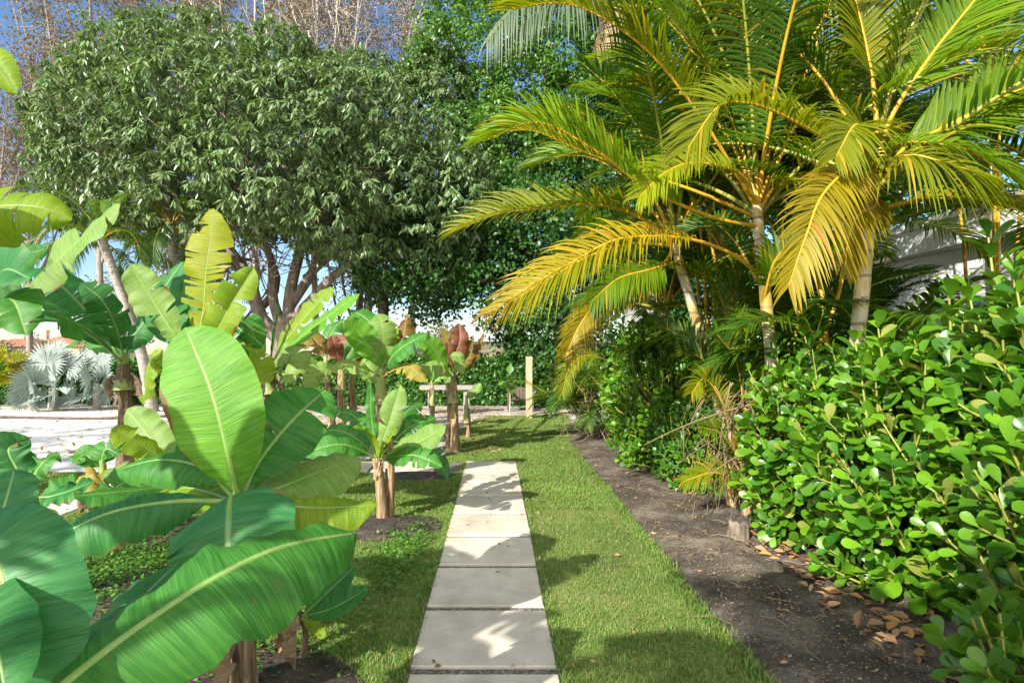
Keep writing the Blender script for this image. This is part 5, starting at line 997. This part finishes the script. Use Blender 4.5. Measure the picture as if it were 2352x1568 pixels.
for sx in (-1, 1):
    mb = MB(); box(mb, (cx + sx * .33 - .05, Yc - .34, .545), (cx + sx * .33 + .05, Yc + .36, .57)); mb.build('armrest', M['oldwood'], AC, False)
    mb = MB(); box(mb, (cx + sx * .31 - .03, Yc - .30, -.02), (cx + sx * .31 + .03, Yc - .18, .543)); mb.build('leg', M['oldwood'], AC, False)
    mb = MB(); box(mb, (cx + sx * .31 - .03, Yc + .25, -.02), (cx + sx * .31 + .03, Yc + .35, .543)); mb.build('leg', M['oldwood'], AC, False)
# sapling between bench and post
b = gr(1170, 950); SP = thing('sapling', 'thin sapling with a few pale leaves between the bench and the post', 'sapling', b); mb = MB(); tube(mb, spline([b - [0, 0, .03], b + [.02, 0, .4], b + [-.03, 0, .85]], 7), np.linspace(.018, .009, 7), 6); mb.build('trunk', M['barkpale'], SP)
mb = MB(); n = 16; T = np.tile(b + [-.03, 0, .8], (n, 1)) + rng.normal(size=(n, 3)) * [.06, .06, .08]; mb.inst(WF_V, LF_F, frames(rng.normal(size=(n, 3)) + [0, 0, -.5], rng.normal(size=(n, 3)) + [0, -.6, .6]) * rng.uniform(.2, .34, n)[:, None, None], T); mb.build('crown', M['ficus'], SP)
# ------------------------------------------------------------------ buildings
WH = thing('white_house', 'white stucco house wall with a flat projecting eave behind the palms', 'house', (7.1, 8, 0))
mb = MB(); box(mb, (7.2, 1.5, -.1), (12, 13.2, 3.15)); mb.build('wall', M['white'], WH, False)
mb = MB(); box(mb, (6.95, .8, 3.153), (12.4, 13.7, 3.55)); box(mb, (6.88, .73, 3.553), (12.5, 13.8, 3.66)); mb.build('roof', M['white'], WH, False)
mb = MB(); box(mb, (7.0, .9, 3.135), (7.196, 13.6, 3.151)); mb.build('soffit', M['soffit'], WH, False)
for y0 in (4.2, 8.2):
    mb = MB(); box(mb, (7.14, y0, 1.0), (7.198, y0 + 1.3, 2.4)); fr = mb.build('window', M['soffit'], WH, False)
    mb = MB(); box(mb, (7.12, y0 + .07, 1.07), (7.138, y0 + 1.23, 2.33)); mb.build('pane', M['glass'], fr, False)
mb = MB(); c = at(1468, 0, 11.4); vbox(mb, c, .44, .44, -.1, 3.3)
for k in range(12): box(mb, (c[0] - .235, c[1] - .235, .2 + k * .26), (c[0] + .235, c[1] + .235, .2 + k * .26 + .225))
tag(mb.build('masonry_pillar', M['soffit'], smooth=False), 'pale grey block pillar showing between the hedge and golden fronds', 'pillar')
def farhouse(label, px0, px1, Y, pyb, pyt, pyr, wall, wins, arch=None, chim=None):
    x0, x1 = at(px0, 0, Y)[0], at(px1, 0, Y)[0]; ze = at(0, pyt, Y)[2]; zr = at(0, pyr, Y)[2]; dep = 12
    t = thing('far_house', label, 'house', ((x0 + x1) / 2, Y, 0), 'tile-roofed houses far beyond the drive'); mb = MB(); box(mb, (x0, Y, -.5), (x1, Y + dep, ze)); mb.build('wall', M[wall], t, False)
    o = .7; mb = MB(); rx = min((x1 - x0) * .3, 4.5)
    mb.add([(x0 - o, Y - o, ze + .01), (x1 + o, Y - o, ze + .01), (x1 + o, Y + dep + o, ze + .01), (x0 - o, Y + dep + o, ze + .01), (x0 + rx, Y + dep / 2, zr), (x1 - rx, Y + dep / 2, zr)], [(0, 1, 5, 4), (2, 3, 4, 5)]); mb.f.append((np.array([(1, 2, 5), (3, 0, 4)]), 0)); mb.f.append((np.array([(3, 2, 1, 0)]), 0)); rf = mb.build('roof', M['tile'], t, False)
    if chim: mb = MB(); c = at(chim, 0, Y)[0]; box(mb, (c - .6, Y + 4, ze), (c + .6, Y + 5, zr + .9)); box(mb, (c - .75, Y + 3.85, zr + .903), (c + .75, Y + 5.15, zr + 1.1)); mb.build('chimney', M[wall], rf, False)
    for (wx, wy, ww, wh) in wins:
        a, b2 = at(wx, wy, Y), at(wx + ww, wy + wh, Y); mb = MB(); box(mb, (a[0] - .12, Y - .08, b2[2] - .12), (b2[0] + .12, Y - .003, a[2] + .12)); fr = mb.build('window', M['white'], t, False)
        mb = MB(); nx = 2 if ww < 14 else 3
        for k in range(nx):
            xa = a[0] + (b2[0] - a[0]) * k / nx + .05; xb = a[0] + (b2[0] - a[0]) * (k + 1) / nx - .05
            box(mb, (xa, Y - .11, b2[2]), (xb, Y - .083, (a[2] + b2[2]) / 2 - .05)); box(mb, (xa, Y - .11, (a[2] + b2[2]) / 2 + .05), (xb, Y - .083, a[2]))
        mb.build('pane', M['glass'], fr, False)
farhouse('brick-red far house with white windows at the left edge', -70, 70, 110, 850, 796, 776, 'brick', [(16, 802, 16, 14), (-20, 802, 14, 14), (44, 800, 11, 18)])
farhouse('long cream far house under the highest red tile roof', 62, 168, 118, 850, 795, 768, 'cream', [(92, 802, 14, 14), (118, 802, 14, 14), (148, 804, 12, 14)], chim=64)
farhouse('small cream far house nearest the coconut palm', 166, 240, 112, 850, 796, 780, 'cream', [(184, 803, 14, 13), (212, 801, 14, 16)])
